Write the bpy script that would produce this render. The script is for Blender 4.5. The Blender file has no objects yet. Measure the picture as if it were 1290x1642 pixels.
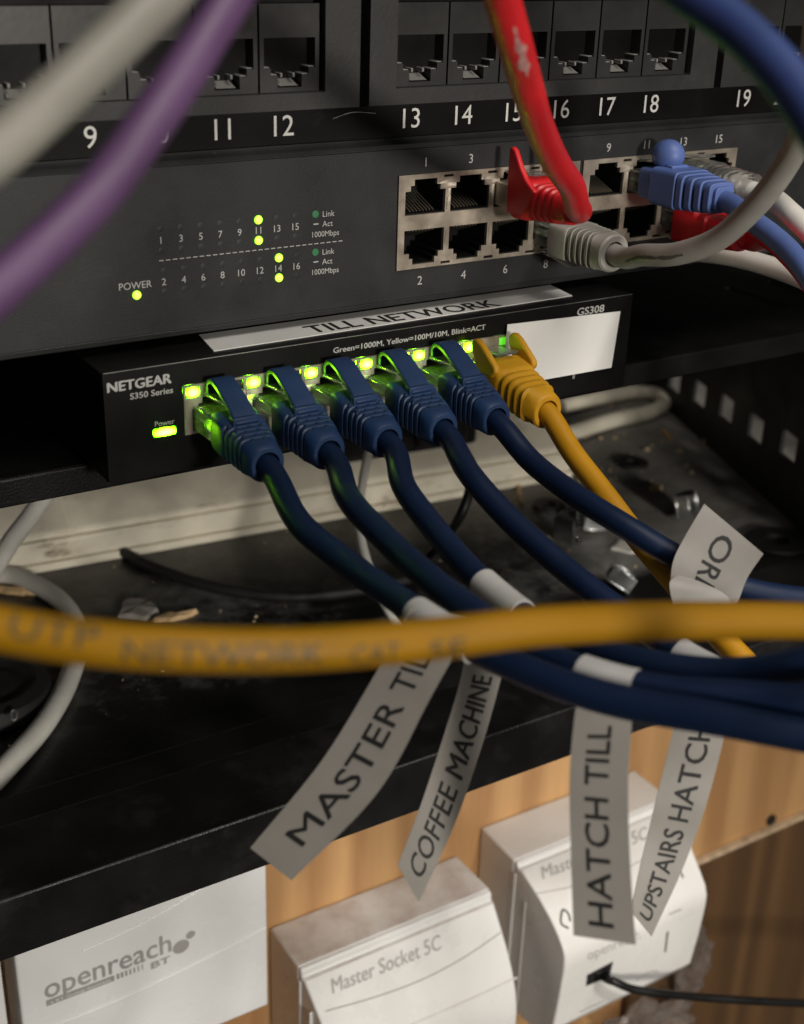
import bpy, bmesh, math, random
from mathutils import Vector, Matrix
random.seed(7)
S = bpy.context.scene
COL = S.collection
MM = 0.001

# ------------------------------------------------------------------ camera
CAM = Vector((-184.239, -290.993, 86.019))          # millimetres
YAW, PITCH, ROLL, FPX = math.radians(32.563), math.radians(24.511), math.radians(1.887), 2136.878
_f = Vector((math.sin(YAW)*math.cos(PITCH), math.cos(YAW)*math.cos(PITCH), -math.sin(PITCH)))
_r0 = Vector((math.cos(YAW), -math.sin(YAW), 0))
_u0 = _r0.cross(_f)
_r = _r0*math.cos(ROLL) + _u0*math.sin(ROLL)
_u = _u0*math.cos(ROLL) - _r0*math.sin(ROLL)
cd = bpy.data.cameras.new('camera')
cam = bpy.data.objects.new('camera', cd); COL.objects.link(cam)
m = Matrix((_r, _u, -_f)).transposed().to_4x4(); m.translation = CAM*MM
cam.matrix_world = m
cd.sensor_fit = 'HORIZONTAL'; cd.sensor_width = 36.0; cd.lens = FPX/1290*36
cd.clip_start = 0.005; cd.clip_end = 50
cd.dof.use_dof = True; cd.dof.focus_distance = 0.345; cd.dof.aperture_fstop = 22
cd.dof.aperture_blades = 0
S.camera = cam

# ------------------------------------------------------------------ light
w = bpy.data.worlds.new('World'); S.world = w; w.use_nodes = True
bg = w.node_tree.nodes['Background']; bg.inputs[0].default_value = (1.0, .93, .84, 1); bg.inputs[1].default_value = 0.045
def area(name, loc, target, size, power, col):
    l = bpy.data.lights.new(name, 'AREA'); l.shape = 'DISK'; l.size = size; l.energy = power; l.color = col
    o = bpy.data.objects.new(name, l); COL.objects.link(o); o.location = loc
    o.rotation_euler = (Vector(target)-Vector(loc)).to_track_quat('-Z', 'Y').to_euler()
    return o
area('room_lamp', (-0.02, -1.40, 0.20), (0.06, 0.05, -0.16), 0.18, 11.5, (1.0, .93, .83))
area('ceiling_lamp', (0.25, -0.75, 1.25), (0.06, 0.0, -0.2), 0.8, 12, (1.0, .93, .84))
sl_ = bpy.data.lights.new('socket_fill_spot', 'SPOT'); sl_.energy = 22; sl_.color = (1.0, .97, .92); sl_.spot_size = math.radians(20); sl_.spot_blend = 1; sl_.shadow_soft_size = .035  # added spot, no visible source: brightens the wall sockets and lower boards
so = bpy.data.objects.new('socket_fill_spot', sl_); COL.objects.link(so); so.location = (0.22, -0.80, 0.50)
so.rotation_euler = (Vector((0.06, 0.05, -0.29))-so.location).to_track_quat('-Z', 'Y').to_euler()
S.view_settings.view_transform = 'Standard'; S.view_settings.look = 'None'
S.view_settings.exposure = 0.18; S.view_settings.gamma = 1; S.view_settings.use_curve_mapping = False
S.cycles.use_denoising = True
S.cycles.max_bounces = 10; S.cycles.transmission_bounces = 8; S.cycles.transparent_max_bounces = 10
S.cycles.sample_clamp_indirect = 4

# ------------------------------------------------------------------ picture point -> place in the rack (mm)
def P(px, py, d=None, **k):
    v = _f + _r*((px-645)/FPX) - _u*((py-821)/FPX)
    if d is None:
        a, val = next(iter(k.items())); i = 'xyz'.index(a); d = (val-CAM[i])/v[i]
    return CAM + v*d

# ------------------------------------------------------------------ materials
def mat(name, col, rough=.5, metal=0., var=.15, vscale=60., bump=.0, bscale=400., spec=.5, **kw):
    M = bpy.data.materials.new(name); M.use_nodes = True; nt = M.node_tree; N = nt.nodes; Lk = nt.links
    b = N['Principled BSDF']; b.inputs['Roughness'].default_value = rough; b.inputs['Metallic'].default_value = metal
    b.inputs['Specular IOR Level'].default_value = spec
    tc = N.new('ShaderNodeTexCoord')
    n1 = N.new('ShaderNodeTexNoise'); n1.inputs['Scale'].default_value = vscale; n1.inputs['Detail'].default_value = 6
    Lk.new(tc.outputs['Object'], n1.inputs['Vector'])
    mx = N.new('ShaderNodeMix'); mx.data_type = 'RGBA'
    c = Vector(col[:3]); lo = [max(0, x*(1-var)) for x in c]; hi = [min(1, x*(1+var)) for x in c]
    mx.inputs[6].default_value = (*lo, 1); mx.inputs[7].default_value = (*hi, 1)
    mr = N.new('ShaderNodeMapRange'); mr.inputs[1].default_value = .3; mr.inputs[2].default_value = .7
    Lk.new(n1.outputs['Fac'], mr.inputs[0]); Lk.new(mr.outputs[0], mx.inputs[0])
    Lk.new(mx.outputs[2], b.inputs['Base Color'])
    rr = N.new('ShaderNodeMapRange'); rr.inputs[1].default_value = .3; rr.inputs[2].default_value = .7
    rr.inputs[3].default_value = max(.02, rough-.08); rr.inputs[4].default_value = min(1, rough+.1)
    Lk.new(n1.outputs['Fac'], rr.inputs[0]); Lk.new(rr.outputs[0], b.inputs['Roughness'])
    if bump:
        n2 = N.new('ShaderNodeTexNoise'); n2.inputs['Scale'].default_value = bscale; n2.inputs['Detail'].default_value = 3
        Lk.new(tc.outputs['Object'], n2.inputs['Vector'])
        bp = N.new('ShaderNodeBump'); bp.inputs['Strength'].default_value = bump; bp.inputs['Distance'].default_value = .0004
        Lk.new(n2.outputs['Fac'], bp.inputs['Height']); Lk.new(bp.outputs[0], b.inputs['Normal'])
    for k, v in kw.items(): b.inputs[k].default_value = v
    M['nodes'] = ''
    return M

def overlay(M, col, scale, lo, hi, detail=8, rough=None, normal_z=False, stretch=(1, 1, 1), amount=1.0, coord='Object'):
    """dirt / dust patches over a material"""
    nt = M.node_tree; N = nt.nodes; Lk = nt.links; b = N['Principled BSDF']
    tc = N.new('ShaderNodeTexCoord'); mp = N.new('ShaderNodeMapping'); mp.inputs['Scale'].default_value = stretch
    Lk.new(tc.outputs[coord], mp.inputs[0])
    n = N.new('ShaderNodeTexNoise'); n.inputs['Scale'].default_value = scale; n.inputs['Detail'].default_value = detail
    n.inputs['Roughness'].default_value = .65
    Lk.new(mp.outputs[0], n.inputs['Vector'])
    r = N.new('ShaderNodeMapRange'); r.inputs[1].default_value = lo; r.inputs[2].default_value = hi
    r.inputs[4].default_value = amount
    Lk.new(n.outputs['Fac'], r.inputs[0]); fac = r.outputs[0]
    if normal_z:
        g = N.new('ShaderNodeNewGeometry'); s = N.new('ShaderNodeSeparateXYZ'); Lk.new(g.outputs['Normal'], s.inputs[0])
        r2 = N.new('ShaderNodeMapRange'); r2.inputs[1].default_value = .75; r2.inputs[2].default_value = .95
        Lk.new(s.outputs['Z'], r2.inputs[0])
        mu = N.new('ShaderNodeMath'); mu.operation = 'MULTIPLY'; Lk.new(fac, mu.inputs[0]); Lk.new(r2.outputs[0], mu.inputs[1]); fac = mu.outputs[0]
    old = b.inputs['Base Color'].links[0].from_socket
    mx = N.new('ShaderNodeMix'); mx.data_type = 'RGBA'; mx.inputs[7].default_value = (*col, 1)
    Lk.new(fac, mx.inputs[0]); Lk.new(old, mx.inputs[6]); Lk.new(mx.outputs[2], b.inputs['Base Color'])
    if rough is not None:
        o2 = b.inputs['Roughness'].links[0].from_socket
        m2 = N.new('ShaderNodeMix'); m2.inputs[3].default_value = rough
        Lk.new(fac, m2.inputs[0]); Lk.new(o2, m2.inputs[2]); Lk.new(m2.outputs[0], b.inputs['Roughness'])
    return M

def emit(name, col, strength):
    M = bpy.data.materials.new(name); M.use_nodes = True; b = M.node_tree.nodes['Principled BSDF']
    b.inputs['Base Color'].default_value = (.1, .3, .05, 1)
    b.inputs['Emission Color'].default_value = (*col, 1); b.inputs['Emission Strength'].default_value = strength
    return M

def led_mat(name, core, rim, sc, sr, power=2.2):
    M = bpy.data.materials.new(name); M.use_nodes = True; nt = M.node_tree; N = nt.nodes; Lk = nt.links; b = N['Principled BSDF']
    b.inputs['Base Color'].default_value = (.08, .3, .03, 1); b.inputs['Roughness'].default_value = .25
    tc = N.new('ShaderNodeTexCoord'); mp = N.new('ShaderNodeMapping'); mp.inputs['Location'].default_value = (-.5, 0, -.5)
    Lk.new(tc.outputs['Generated'], mp.inputs[0])
    sp = N.new('ShaderNodeSeparateXYZ'); Lk.new(mp.outputs[0], sp.inputs[0])
    cx = N.new('ShaderNodeCombineXYZ'); Lk.new(sp.outputs['X'], cx.inputs[0]); Lk.new(sp.outputs['Z'], cx.inputs[1])
    ln = N.new('ShaderNodeVectorMath'); ln.operation = 'LENGTH'; Lk.new(cx.outputs[0], ln.inputs[0])
    mr = N.new('ShaderNodeMapRange'); mr.inputs[1].default_value = .12; mr.inputs[2].default_value = .56; Lk.new(ln.outputs['Value'], mr.inputs[0])
    mx = N.new('ShaderNodeMix'); mx.data_type = 'RGBA'; mx.inputs[6].default_value = (*[c*sc for c in core], 1); mx.inputs[7].default_value = (*[c*sr for c in rim], 1)
    Lk.new(mr.outputs[0], mx.inputs[0]); Lk.new(mx.outputs[2], b.inputs['Emission Color']); b.inputs['Emission Strength'].default_value = 1
    return M
K = {}
K['panel'] = overlay(mat('dark_grey_plastic', (.0155, .0158, .016), .55, bump=.12, bscale=900), (.05, .049, .047), 90, .55, .85, amount=.5)
K['jack'] = mat('jack_plastic', (.018, .018, .018), .38, bump=.05)
K['panel_strip'] = overlay(mat('panel_black_paint', (.003, .003, .003), .5, bump=.08, spec=.15), (.03, .03, .028), 160, .62, .85, amount=.5)
K['switchface'] = overlay(mat('charcoal_sheet_metal', (.0175, .0188, .0202), .5, .0, bump=.1, bscale=1500, spec=.35), (.05, .049, .047), 70, .5, .8, amount=.35)
overlay(K['switchface'], (.13, .13, .122), 650, .66, .76, amount=.45); overlay(K['panel'], (.10, .10, .095), 650, .66, .76, amount=.4)
K['print'] = mat('grey_print', (.42, .42, .41), .6)
K['print_white'] = mat('white_print', (.72, .72, .70), .6)
K['print_dim'] = mat('dim_print', (.25, .25, .245), .6)
K['nickel'] = overlay(mat('port_shield_metal', (.52, .46, .38), .38, .75, var=.2, vscale=150), (.2, .16, .12), 120, .55, .8, amount=.6)
K['black'] = mat('black_plastic', (.006, .006, .006), .42, bump=.06, spec=.25)
K['black_gloss'] = mat('black_case', (.005, .005, .005), .4, bump=.08, bscale=1800, spec=.22)
K['gold'] = mat('gold_contact', (.55, .38, .14), .3, .9)
K['dull_wire'] = mat('jack_contact', (.42, .40, .36), .35, .7)
K['led'] = led_mat('lit_green_led', (.50, 1.0, .045), (.16, .8, .0), 5, 1.0)
K['led_port'] = led_mat('lit_port_led', (.34, 1.0, .006), (.14, 1.0, .0), 110, 5)
K['led_off'] = mat('unlit_led', (.024, .025, .025), .4)
K['led_green_off'] = mat('green_print_dot', (.03, .17, .07), .5)
K['led_dim'] = emit('dim_port_led', (.15, 1.0, .02), .55)
K['paper'] = overlay(mat('white_label_paper', (.74, .74, .72), .5, var=.04), (.55, .54, .5), 60, .5, .8, amount=.4)
K['paper_shiny'] = overlay(mat('label_tape', (.70, .70, .69), .35, var=.04), (.5, .5, .48), 90, .55, .8, amount=.4)
K['flag'] = overlay(mat('flag_tape', (.29, .275, .255), .45, var=.06, bump=.25, bscale=120), (.22, .207, .18), 50, .45, .8, amount=.6)
K['wrap'] = mat('wrap_tape', (.50, .50, .50), .4, var=.06, bump=.2, bscale=150)
K['ink'] = mat('black_ink', (.012, .012, .012), .6)
K['blue'] = overlay(mat('blue_cable_jacket', (.003, .012, .041), .5, bump=.1, spec=.25), (.008, .016, .036), 70, .5, .85, amount=.5)
K['blue_boot'] = overlay(mat('blue_boot_rubber', (.010, .032, .095), .5, bump=.12, spec=.35), (.02, .037, .07), 120, .5, .85, amount=.5)
K['lblue'] = overlay(mat('light_blue_jacket', (.085, .14, .37), .5, bump=.1), (.17, .2, .36), 110, .55, .85, amount=.4)
K['navy'] = mat('royal_blue_jacket', (.020, .044, .165), .5, bump=.05)
K['yellow'] = overlay(mat('yellow_jacket', (.47, .225, .004), .48, bump=.08), (.32, .15, .006), 60, .5, .8, amount=.5)
K['yellow_shaded'] = overlay(mat('shaded_yellow_jacket', (.255, .125, .001), .55, bump=.05, spec=.22), (.21, .095, .002), 60, .5, .8, amount=.5)  # darker copy of the yellow jacket, dim foreground light put into the colour
K['yellow_boot'] = overlay(mat('yellow_boot_rubber', (.52, .262, .005), .55, bump=.12), (.36, .17, .01), 110, .5, .8, amount=.5)
K['red'] = overlay(mat('red_jacket', (.62, .012, .018), .42, bump=.06), (.48, .03, .02), 70, .55, .8, amount=.5)
K['grey'] = overlay(mat('grey_jacket', (.31, .30, .275), .5, bump=.06), (.2, .19, .17), 80, .5, .8, amount=.5)
K['warmgrey'] = mat('beige_grey_jacket', (.215, .21, .185), .5, bump=.05)
K['purple'] = mat('purple_jacket', (.088, .043, .112), .5, bump=.05)
K['white'] = overlay(mat('white_cable_jacket', (.70, .69, .64), .45), (.42, .38, .3), 60, .55, .8, amount=.4)
K['oldwhite'] = overlay(overlay(mat('yellowed_white_plastic', (.86, .81, .67), .5, bump=.15, bscale=250), (.36, .27, .15), 55, .54, .76, amount=.6, stretch=(.5, 1, 1.4)),
                        (.13, .075, .03), 75, .61, .70, amount=.9, stretch=(.35, 1, 1))
K['socket'] = overlay(mat('white_socket_plastic', (.72, .72, .71), .28, var=.02), (.47, .40, .37), 55, .35, .62, normal_z=True, amount=.8, rough=.7)
K['socket_clean'] = overlay(mat('white_socket_plastic_clean', (.76, .77, .77), .25, var=.02), (.6, .57, .5), 40, .6, .85, amount=.3)
K['socket_warm'] = overlay(mat('white_socket_plastic_warm', (.72, .71, .69), .28, var=.02), (.62, .57, .48), 40, .5, .85, normal_z=True, amount=.5)
K['socket_print'] = mat('grey_socket_print', (.34, .33, .32), .5)
K['seam'] = mat('grey_seam_line', (.30, .28, .26), .6)  # grey of the curved joint lines on the socket covers
K['tray'] = overlay(overlay(mat('black_powder_coat', (.006, .006, .006), .4, bump=.35, bscale=1400, spec=.3), (.045, .044, .04), 45, .52, .85, amount=.5, rough=.7),
                    (.25, .24, .22), 900, .73, .78, amount=.8, rough=.8)
K['tray_dark'] = mat('black_interior_metal', (.005, .005, .005), .55, bump=.1)
K['zinc'] = mat('bright_zinc', (.62, .64, .64), .18, 1.)
K['rubber'] = mat('black_rubber', (.010, .010, .010), .6, bump=.1)
K['crumb'] = mat('pale_crumb', (.52, .40, .24), .8, var=.35, vscale=300)
K['chip'] = mat('wood_chip', (.55, .38, .20), .75, var=.3, vscale=200, bump=.4)
K['foam'] = mat('grey_flake', (.27, .25, .23), .85, var=.25, vscale=200, bump=.5, bscale=700)
K['dirtywhite'] = mat('dirty_white_paper', (.62, .60, .54), .6, var=.1)

def clear_mat(name, col, rough, body=.25):
    M = bpy.data.materials.new(name); M.use_nodes = True; nt = M.node_tree; N = nt.nodes; Lk = nt.links
    b = N['Principled BSDF']; b.inputs['Base Color'].default_value = (*col, 1); b.inputs['Roughness'].default_value = rough
    b.inputs['Transmission Weight'].default_value = 1-body; b.inputs['IOR'].default_value = 1.45
    n = N.new('ShaderNodeTexNoise'); n.inputs['Scale'].default_value = 500
    bp = N.new('ShaderNodeBump'); bp.inputs['Strength'].default_value = .12; bp.inputs['Distance'].default_value = .0002
    Lk.new(n.outputs['Fac'], bp.inputs['Height']); Lk.new(bp.outputs[0], b.inputs['Normal'])
    return M
K['clear'] = clear_mat('clear_plug_plastic', (.92, .95, .94), .06, .06)
K['clear_boot'] = clear_mat('clear_boot_plastic', (.96, .95, .94), .08, .04)
K['crumple'] = clear_mat('crumpled_clear_film', (.92, .86, .82), .12, .06)

def floor_mat():
    M = mat('dusty_black_floor', (.009, .009, .009), .35, bump=.3, bscale=500)
    nt = M.node_tree; N = nt.nodes; Lk = nt.links; b = N['Principled BSDF']
    tc = N.new('ShaderNodeTexCoord'); sp = N.new('ShaderNodeSeparateXYZ'); Lk.new(tc.outputs['Object'], sp.inputs[0])
    n = N.new('ShaderNodeTexNoise'); n.inputs['Scale'].default_value = 14; n.inputs['Detail'].default_value = 9; n.inputs['Roughness'].default_value = .68
    Lk.new(tc.outputs['Object'], n.inputs['Vector'])
    n2 = N.new('ShaderNodeTexNoise'); n2.inputs['Scale'].default_value = 95; n2.inputs['Detail'].default_value = 10; n2.inputs['Roughness'].default_value = .7
    Lk.new(tc.outputs['Object'], n2.inputs['Vector'])
    # the front strip of the floor stays dark, shadow put into the colour: dust starts 75 mm in
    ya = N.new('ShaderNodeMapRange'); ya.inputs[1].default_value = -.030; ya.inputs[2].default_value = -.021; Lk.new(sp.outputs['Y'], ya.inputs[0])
    # paler to the right of the cables
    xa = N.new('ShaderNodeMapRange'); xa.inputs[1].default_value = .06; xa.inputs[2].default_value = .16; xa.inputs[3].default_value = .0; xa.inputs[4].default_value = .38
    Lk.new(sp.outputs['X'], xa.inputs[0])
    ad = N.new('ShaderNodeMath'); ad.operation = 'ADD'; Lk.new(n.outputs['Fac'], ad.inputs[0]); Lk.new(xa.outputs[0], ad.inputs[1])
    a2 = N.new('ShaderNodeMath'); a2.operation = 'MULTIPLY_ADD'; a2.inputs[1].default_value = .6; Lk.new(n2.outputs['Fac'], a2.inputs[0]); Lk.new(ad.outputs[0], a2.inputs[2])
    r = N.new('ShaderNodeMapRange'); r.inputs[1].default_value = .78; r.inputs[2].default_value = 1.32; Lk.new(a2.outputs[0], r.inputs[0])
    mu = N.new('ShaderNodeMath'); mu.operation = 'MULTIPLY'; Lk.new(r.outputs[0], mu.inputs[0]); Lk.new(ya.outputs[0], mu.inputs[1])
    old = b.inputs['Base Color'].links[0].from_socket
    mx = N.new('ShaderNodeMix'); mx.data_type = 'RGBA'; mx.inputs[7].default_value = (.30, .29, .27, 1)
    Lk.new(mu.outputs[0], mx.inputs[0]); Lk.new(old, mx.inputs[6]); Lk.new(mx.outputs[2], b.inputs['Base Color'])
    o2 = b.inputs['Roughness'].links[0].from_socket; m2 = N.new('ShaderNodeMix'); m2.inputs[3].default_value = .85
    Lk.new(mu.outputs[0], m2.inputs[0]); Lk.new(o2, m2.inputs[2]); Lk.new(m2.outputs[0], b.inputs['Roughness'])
    return M
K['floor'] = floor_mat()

def wood(name, c1, c2, scale, seed, rot=(0, 0, 0)):
    M = bpy.data.materials.new(name); M.use_nodes = True; nt = M.node_tree; N = nt.nodes; Lk = nt.links
    b = N['Principled BSDF']; b.inputs['Roughness'].default_value = .6
    tc = N.new('ShaderNodeTexCoord'); mp = N.new('ShaderNodeMapping'); mp.inputs['Location'].default_value = (seed, seed*.7, 0)
    mp.inputs['Rotation'].default_value = rot; mp.inputs['Scale'].default_value = (1, 1, .08)
    Lk.new(tc.outputs['Object'], mp.inputs[0])
    n0 = N.new('ShaderNodeTexNoise'); n0.inputs['Scale'].default_value = 26; n0.inputs['Detail'].default_value = 4; Lk.new(mp.outputs[0], n0.inputs['Vector'])
    wv = N.new('ShaderNodeTexWave'); wv.wave_type = 'BANDS'; wv.bands_direction = 'X'; wv.inputs['Scale'].default_value = scale
    wv.inputs['Distortion'].default_value = 16; wv.inputs['Detail'].default_value = 3; wv.inputs['Detail Scale'].default_value = 1.4
    Lk.new(mp.outputs[0], wv.inputs['Vector'])
    n = N.new('ShaderNodeTexNoise'); n.inputs['Scale'].default_value = 420; n.inputs['Detail'].default_value = 5; Lk.new(mp.outputs[0], n.inputs['Vector'])
    a = N.new('ShaderNodeMath'); a.operation = 'MULTIPLY_ADD'; a.inputs[1].default_value = .45; Lk.new(n.outputs['Fac'], a.inputs[0]); Lk.new(wv.outputs['Fac'], a.inputs[2])
    a3 = N.new('ShaderNodeMath'); a3.operation = 'MULTIPLY_ADD'; a3.inputs[1].default_value = .9; Lk.new(n0.outputs['Fac'], a3.inputs[0]); Lk.new(a.outputs[0], a3.inputs[2])
    r = N.new('ShaderNodeValToRGB'); r.color_ramp.elements[0].position = .25; r.color_ramp.elements[1].position = 1.0
    mr = N.new('ShaderNodeMapRange'); mr.inputs[1].default_value = .3; mr.inputs[2].default_value = 1.9; Lk.new(a3.outputs[0], mr.inputs[0])
    r.color_ramp.elements[0].color = (*c1, 1); r.color_ramp.elements[1].color = (*c2, 1)
    Lk.new(mr.outputs[0], r.inputs[0]); Lk.new(r.outputs[0], b.inputs['Base Color'])
    bp = N.new('ShaderNodeBump'); bp.inputs['Strength'].default_value = .3; bp.inputs['Distance'].default_value = .0005
    Lk.new(a.outputs[0], bp.inputs['Height']); Lk.new(bp.outputs[0], b.inputs['Normal'])
    return M
K['pine'] = wood('pine_board', (.38, .20, .082), (.57, .335, .145), 9, 1.3)
K['darkwood'] = wood('dark_board', (.085, .042, .016), (.15, .08, .032), 7, 4.1, rot=(0, .5, 0))

# ------------------------------------------------------------------ geometry helpers (millimetres)
class MB:
    def __init__(s): s.v = []; s.f = []
    def add(s, v, f):
        n = len(s.v); s.v += [Vector(q) for q in v]; s.f += [tuple(i+n for i in q) for q in f]; return s
    def box(s, x0, x1, y0, y1, z0, z1, M=None):
        v = [Vector(q) for q in ((x0,y0,z0),(x1,y0,z0),(x1,y1,z0),(x0,y1,z0),(x0,y0,z1),(x1,y0,z1),(x1,y1,z1),(x0,y1,z1))]
        if M: v = [M @ q for q in v]
        return s.add(v, [(0,3,2,1),(4,5,6,7),(0,1,5,4),(1,2,6,5),(2,3,7,6),(3,0,4,7)])
    def loft(s, rings, cap=True):
        n = len(rings[0]); v = [q for r in rings for q in r]; f = []
        for i in range(len(rings)-1):
            for j in range(n):
                k = (j+1) % n; f.append((i*n+j, i*n+k, (i+1)*n+k, (i+1)*n+j))
        if cap: f.append(tuple(reversed(range(n)))); f.append(tuple(range((len(rings)-1)*n, len(rings)*n)))
        return s.add(v, f)
    def tube(s, pts, rad, seg=16, cap=True):
        rings = []
        fr = frames(pts)
        for i, (p, t, a, b) in enumerate(fr):
            r = rad[i] if isinstance(rad, (list, tuple)) else rad
            rings.append([p + (a*math.cos(q) + b*math.sin(q))*r for q in (2*math.pi*k/seg for k in range(seg))])
        return s.loft(rings, cap)
    def lathe(s, prof, c, axis='z', seg=32):
        rings = []
        for (r, h) in prof:
            ring = []
            for k in range(seg):
                q = 2*math.pi*k/seg; a, b = r*math.cos(q), r*math.sin(q)
                ring.append(Vector(c) + (Vector((a, b, h)) if axis == 'z' else Vector((a, h, b)) if axis == 'y' else Vector((h, a, b))))
            rings.append(ring)
        return s.loft(rings)
    def prism(s, poly, y0, y1, plane='xz'):
        def mk(a, b, h): return Vector((a, h, b)) if plane == 'xz' else Vector((h, a, b)) if plane == 'yz' else Vector((a, b, h))
        n = len(poly); v = [mk(a, b, y0) for a, b in poly] + [mk(a, b, y1) for a, b in poly]
        f = [tuple(range(n)), tuple(reversed(range(n, 2*n)))] + [(i, n+i, n+(i+1) % n, (i+1) % n) for i in range(n)]
        return s.add(v, f)
    def xf(s, fn, start=0):
        s.v = s.v[:start] + [Vector(fn(q)) for q in s.v[start:]]; return s
    def build(s, name, mat_, parent=None, bevel=0, seg=2, smooth=40, origin=None, recalc=True):
        base = Vector((0, 0, 0))
        if origin is not None: base = Vector(origin)
        elif parent is not None: base = Vector(parent['_o'])
        me = bpy.data.meshes.new(name)
        me.from_pydata([(q-base)*MM for q in s.v], [], s.f)
        if recalc:
            bm = bmesh.new(); bm.from_mesh(me); bmesh.ops.recalc_face_normals(bm, faces=bm.faces); bm.to_mesh(me); bm.free()
        me.materials.append(mat_)
        if smooth:
            me.polygons.foreach_set('use_smooth', [True]*len(me.polygons)); me.set_sharp_from_angle(angle=math.radians(smooth))
        o = bpy.data.objects.new(name, me); COL.objects.link(o)
        o['_o'] = tuple(base)
        if parent is not None: o.parent = parent
        else: o.location = base*MM
        if bevel:
            b = o.modifiers.new('bevel', 'BEVEL'); b.width = bevel*MM; b.segments = seg; b.limit_method = 'ANGLE'; b.angle_limit = math.radians(35)
        return o

def frames(pts):
    n = len(pts); out = []; prev = None
    for i in range(n):
        t = (pts[min(i+1, n-1)] - pts[max(i-1, 0)]).normalized()
        if prev is None:
            a = t.cross(Vector((0, 0, 1)));
            if a.length < .1: a = t.cross(Vector((1, 0, 0)))
            a.normalize()
        else: a = (prev - t*prev.dot(t)).normalized()
        prev = a; out.append((pts[i], t, a, t.cross(a)))
    return out
def spline(pts, step=2.5):
    pts = [Vector(p) for p in pts]; q = [pts[0]*2-pts[1]] + pts + [pts[-1]*2-pts[-2]]; out = []
    for i in range(1, len(q)-2):
        p0, p1, p2, p3 = q[i-1:i+3]; n = max(3, int((p2-p1).length/step))
        # centripetal tangents
        d0, d1, d2 = [max(1e-3, (b-a).length**.5) for a, b in ((p0, p1), (p1, p2), (p2, p3))]
        m1 = (p2-p1) + ((p1-p0)/d0 - (p2-p0)/(d0+d1))*d1; m2 = (p2-p1) + ((p3-p2)/d2 - (p3-p1)/(d1+d2))*d1
        for k in range(n):
            t = k/n; t2 = t*t; t3 = t2*t
            out.append((2*t3-3*t2+1)*p1 + (t3-2*t2+t)*m1 + (-2*t3+3*t2)*p2 + (t3-t2)*m2)
    out.append(pts[-1]); return out

def root(name, label, cat, o=(0, 0, 0), group=None):
    e = bpy.data.objects.new(name, None); COL.objects.link(e); e.empty_display_size = .01
    e.location = Vector(o)*MM; e['_o'] = tuple(o); tag(e, label, cat, group); return e
def tag(o, label, cat=None, group=None, kind=None):
    if label: o['label'] = label
    if cat: o['category'] = cat
    if group: o['group'] = group
    if kind: o['kind'] = kind
    return o

def curve_mesh(polys, depth):
    """flat outline with holes, extruded: returns verts (x, z, h) and faces"""
    cu = bpy.data.curves.new('outline', 'CURVE'); cu.dimensions = '2D'; cu.fill_mode = 'BOTH'; cu.extrude = depth/2
    for p in polys:
        sp = cu.splines.new('POLY'); sp.points.add(len(p)-1); sp.use_cyclic_u = True
        for i, (a, b) in enumerate(p): sp.points[i].co = (a, b, 0, 1)
    o = bpy.data.objects.new('outline', cu); me = bpy.data.meshes.new_from_object(o)
    v = [Vector(q.co) for q in me.vertices]; f = [tuple(p.vertices) for p in me.polygons]
    bpy.data.objects.remove(o); bpy.data.curves.remove(cu); bpy.data.meshes.remove(me)
    return v, f
def holed(mb, polys, y0, y1):
    v, f = curve_mesh(polys, y1-y0)
    mb.add([Vector((q.x, (y0+y1)/2 - q.z, q.y)) for q in v], f); return mb

_tc = {}
def text2d(s, bold=0., shear=0., sub=0):
    key = (s, bold, shear, sub)
    if key in _tc: return _tc[key]
    cu = bpy.data.curves.new('lettering', 'FONT'); cu.body = s; cu.size = 1; cu.offset = bold; cu.shear = shear; cu.resolution_u = 3
    o = bpy.data.objects.new('lettering', cu); me = bpy.data.meshes.new_from_object(o)
    if sub:
        bm = bmesh.new(); bm.from_mesh(me); bmesh.ops.triangulate(bm, faces=bm.faces)
        for _ in range(sub):
            bmesh.ops.subdivide_edges(bm, edges=[e for e in bm.edges if e.calc_length() > .12], cuts=1); bmesh.ops.triangulate(bm, faces=bm.faces)
        bm.to_mesh(me); bm.free()
    v = [(q.co.x, q.co.y) for q in me.vertices]; f = [tuple(p.vertices) for p in me.polygons]
    bpy.data.objects.remove(o); bpy.data.curves.remove(cu); bpy.data.meshes.remove(me)
    x0 = min(q[0] for q in v); x1 = max(q[0] for q in v); y1 = max(q[1] for q in v if True)
    _tc[key] = (v, f, x0, x1); return _tc[key]
CAPH = .729        # cap height of the built-in font at size 1
def letters(mb, s, fn, h, align='c', u=0, v=0, width=None, bold=0., shear=0., sub=0):
    """lay a line of lettering, cap height h, on a surface fn(u, v) -> point; (u, v) is the middle of the line"""
    tv, tf, x0, x1 = text2d(s, 0, shear, sub); k = h/CAPH; kx = k if width is None else width/(x1-x0)
    off = {'c': -(x0+x1)/2, 'l': -x0, 'r': -x1}[align]
    for i, q in enumerate((0,) if not bold else (0, -bold, bold)):
        mb.add([fn(u+(a+off)*kx+q, v+b*k-h/2+q*.6) + _lift*i*-.012 for a, b in tv], tf)
    return mb
_lift = Vector((0, 1, 0))
def on_front(y): return lambda u, v: Vector((u, y, v))

# ------------------------------------------------------------------ wall boards behind and below the rack
YW = 71.
o = MB().box(-420, 215, YW, YW+18, -620, -172).box(215.2, 520, YW, YW+18, -339, -172)
wall = root('wooden_wall', 'pale pine backboard wall behind the white sockets below the rack', 'wall', (0, YW, -400))
o.build('board', K['pine'], wall, bevel=.6)
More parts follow.
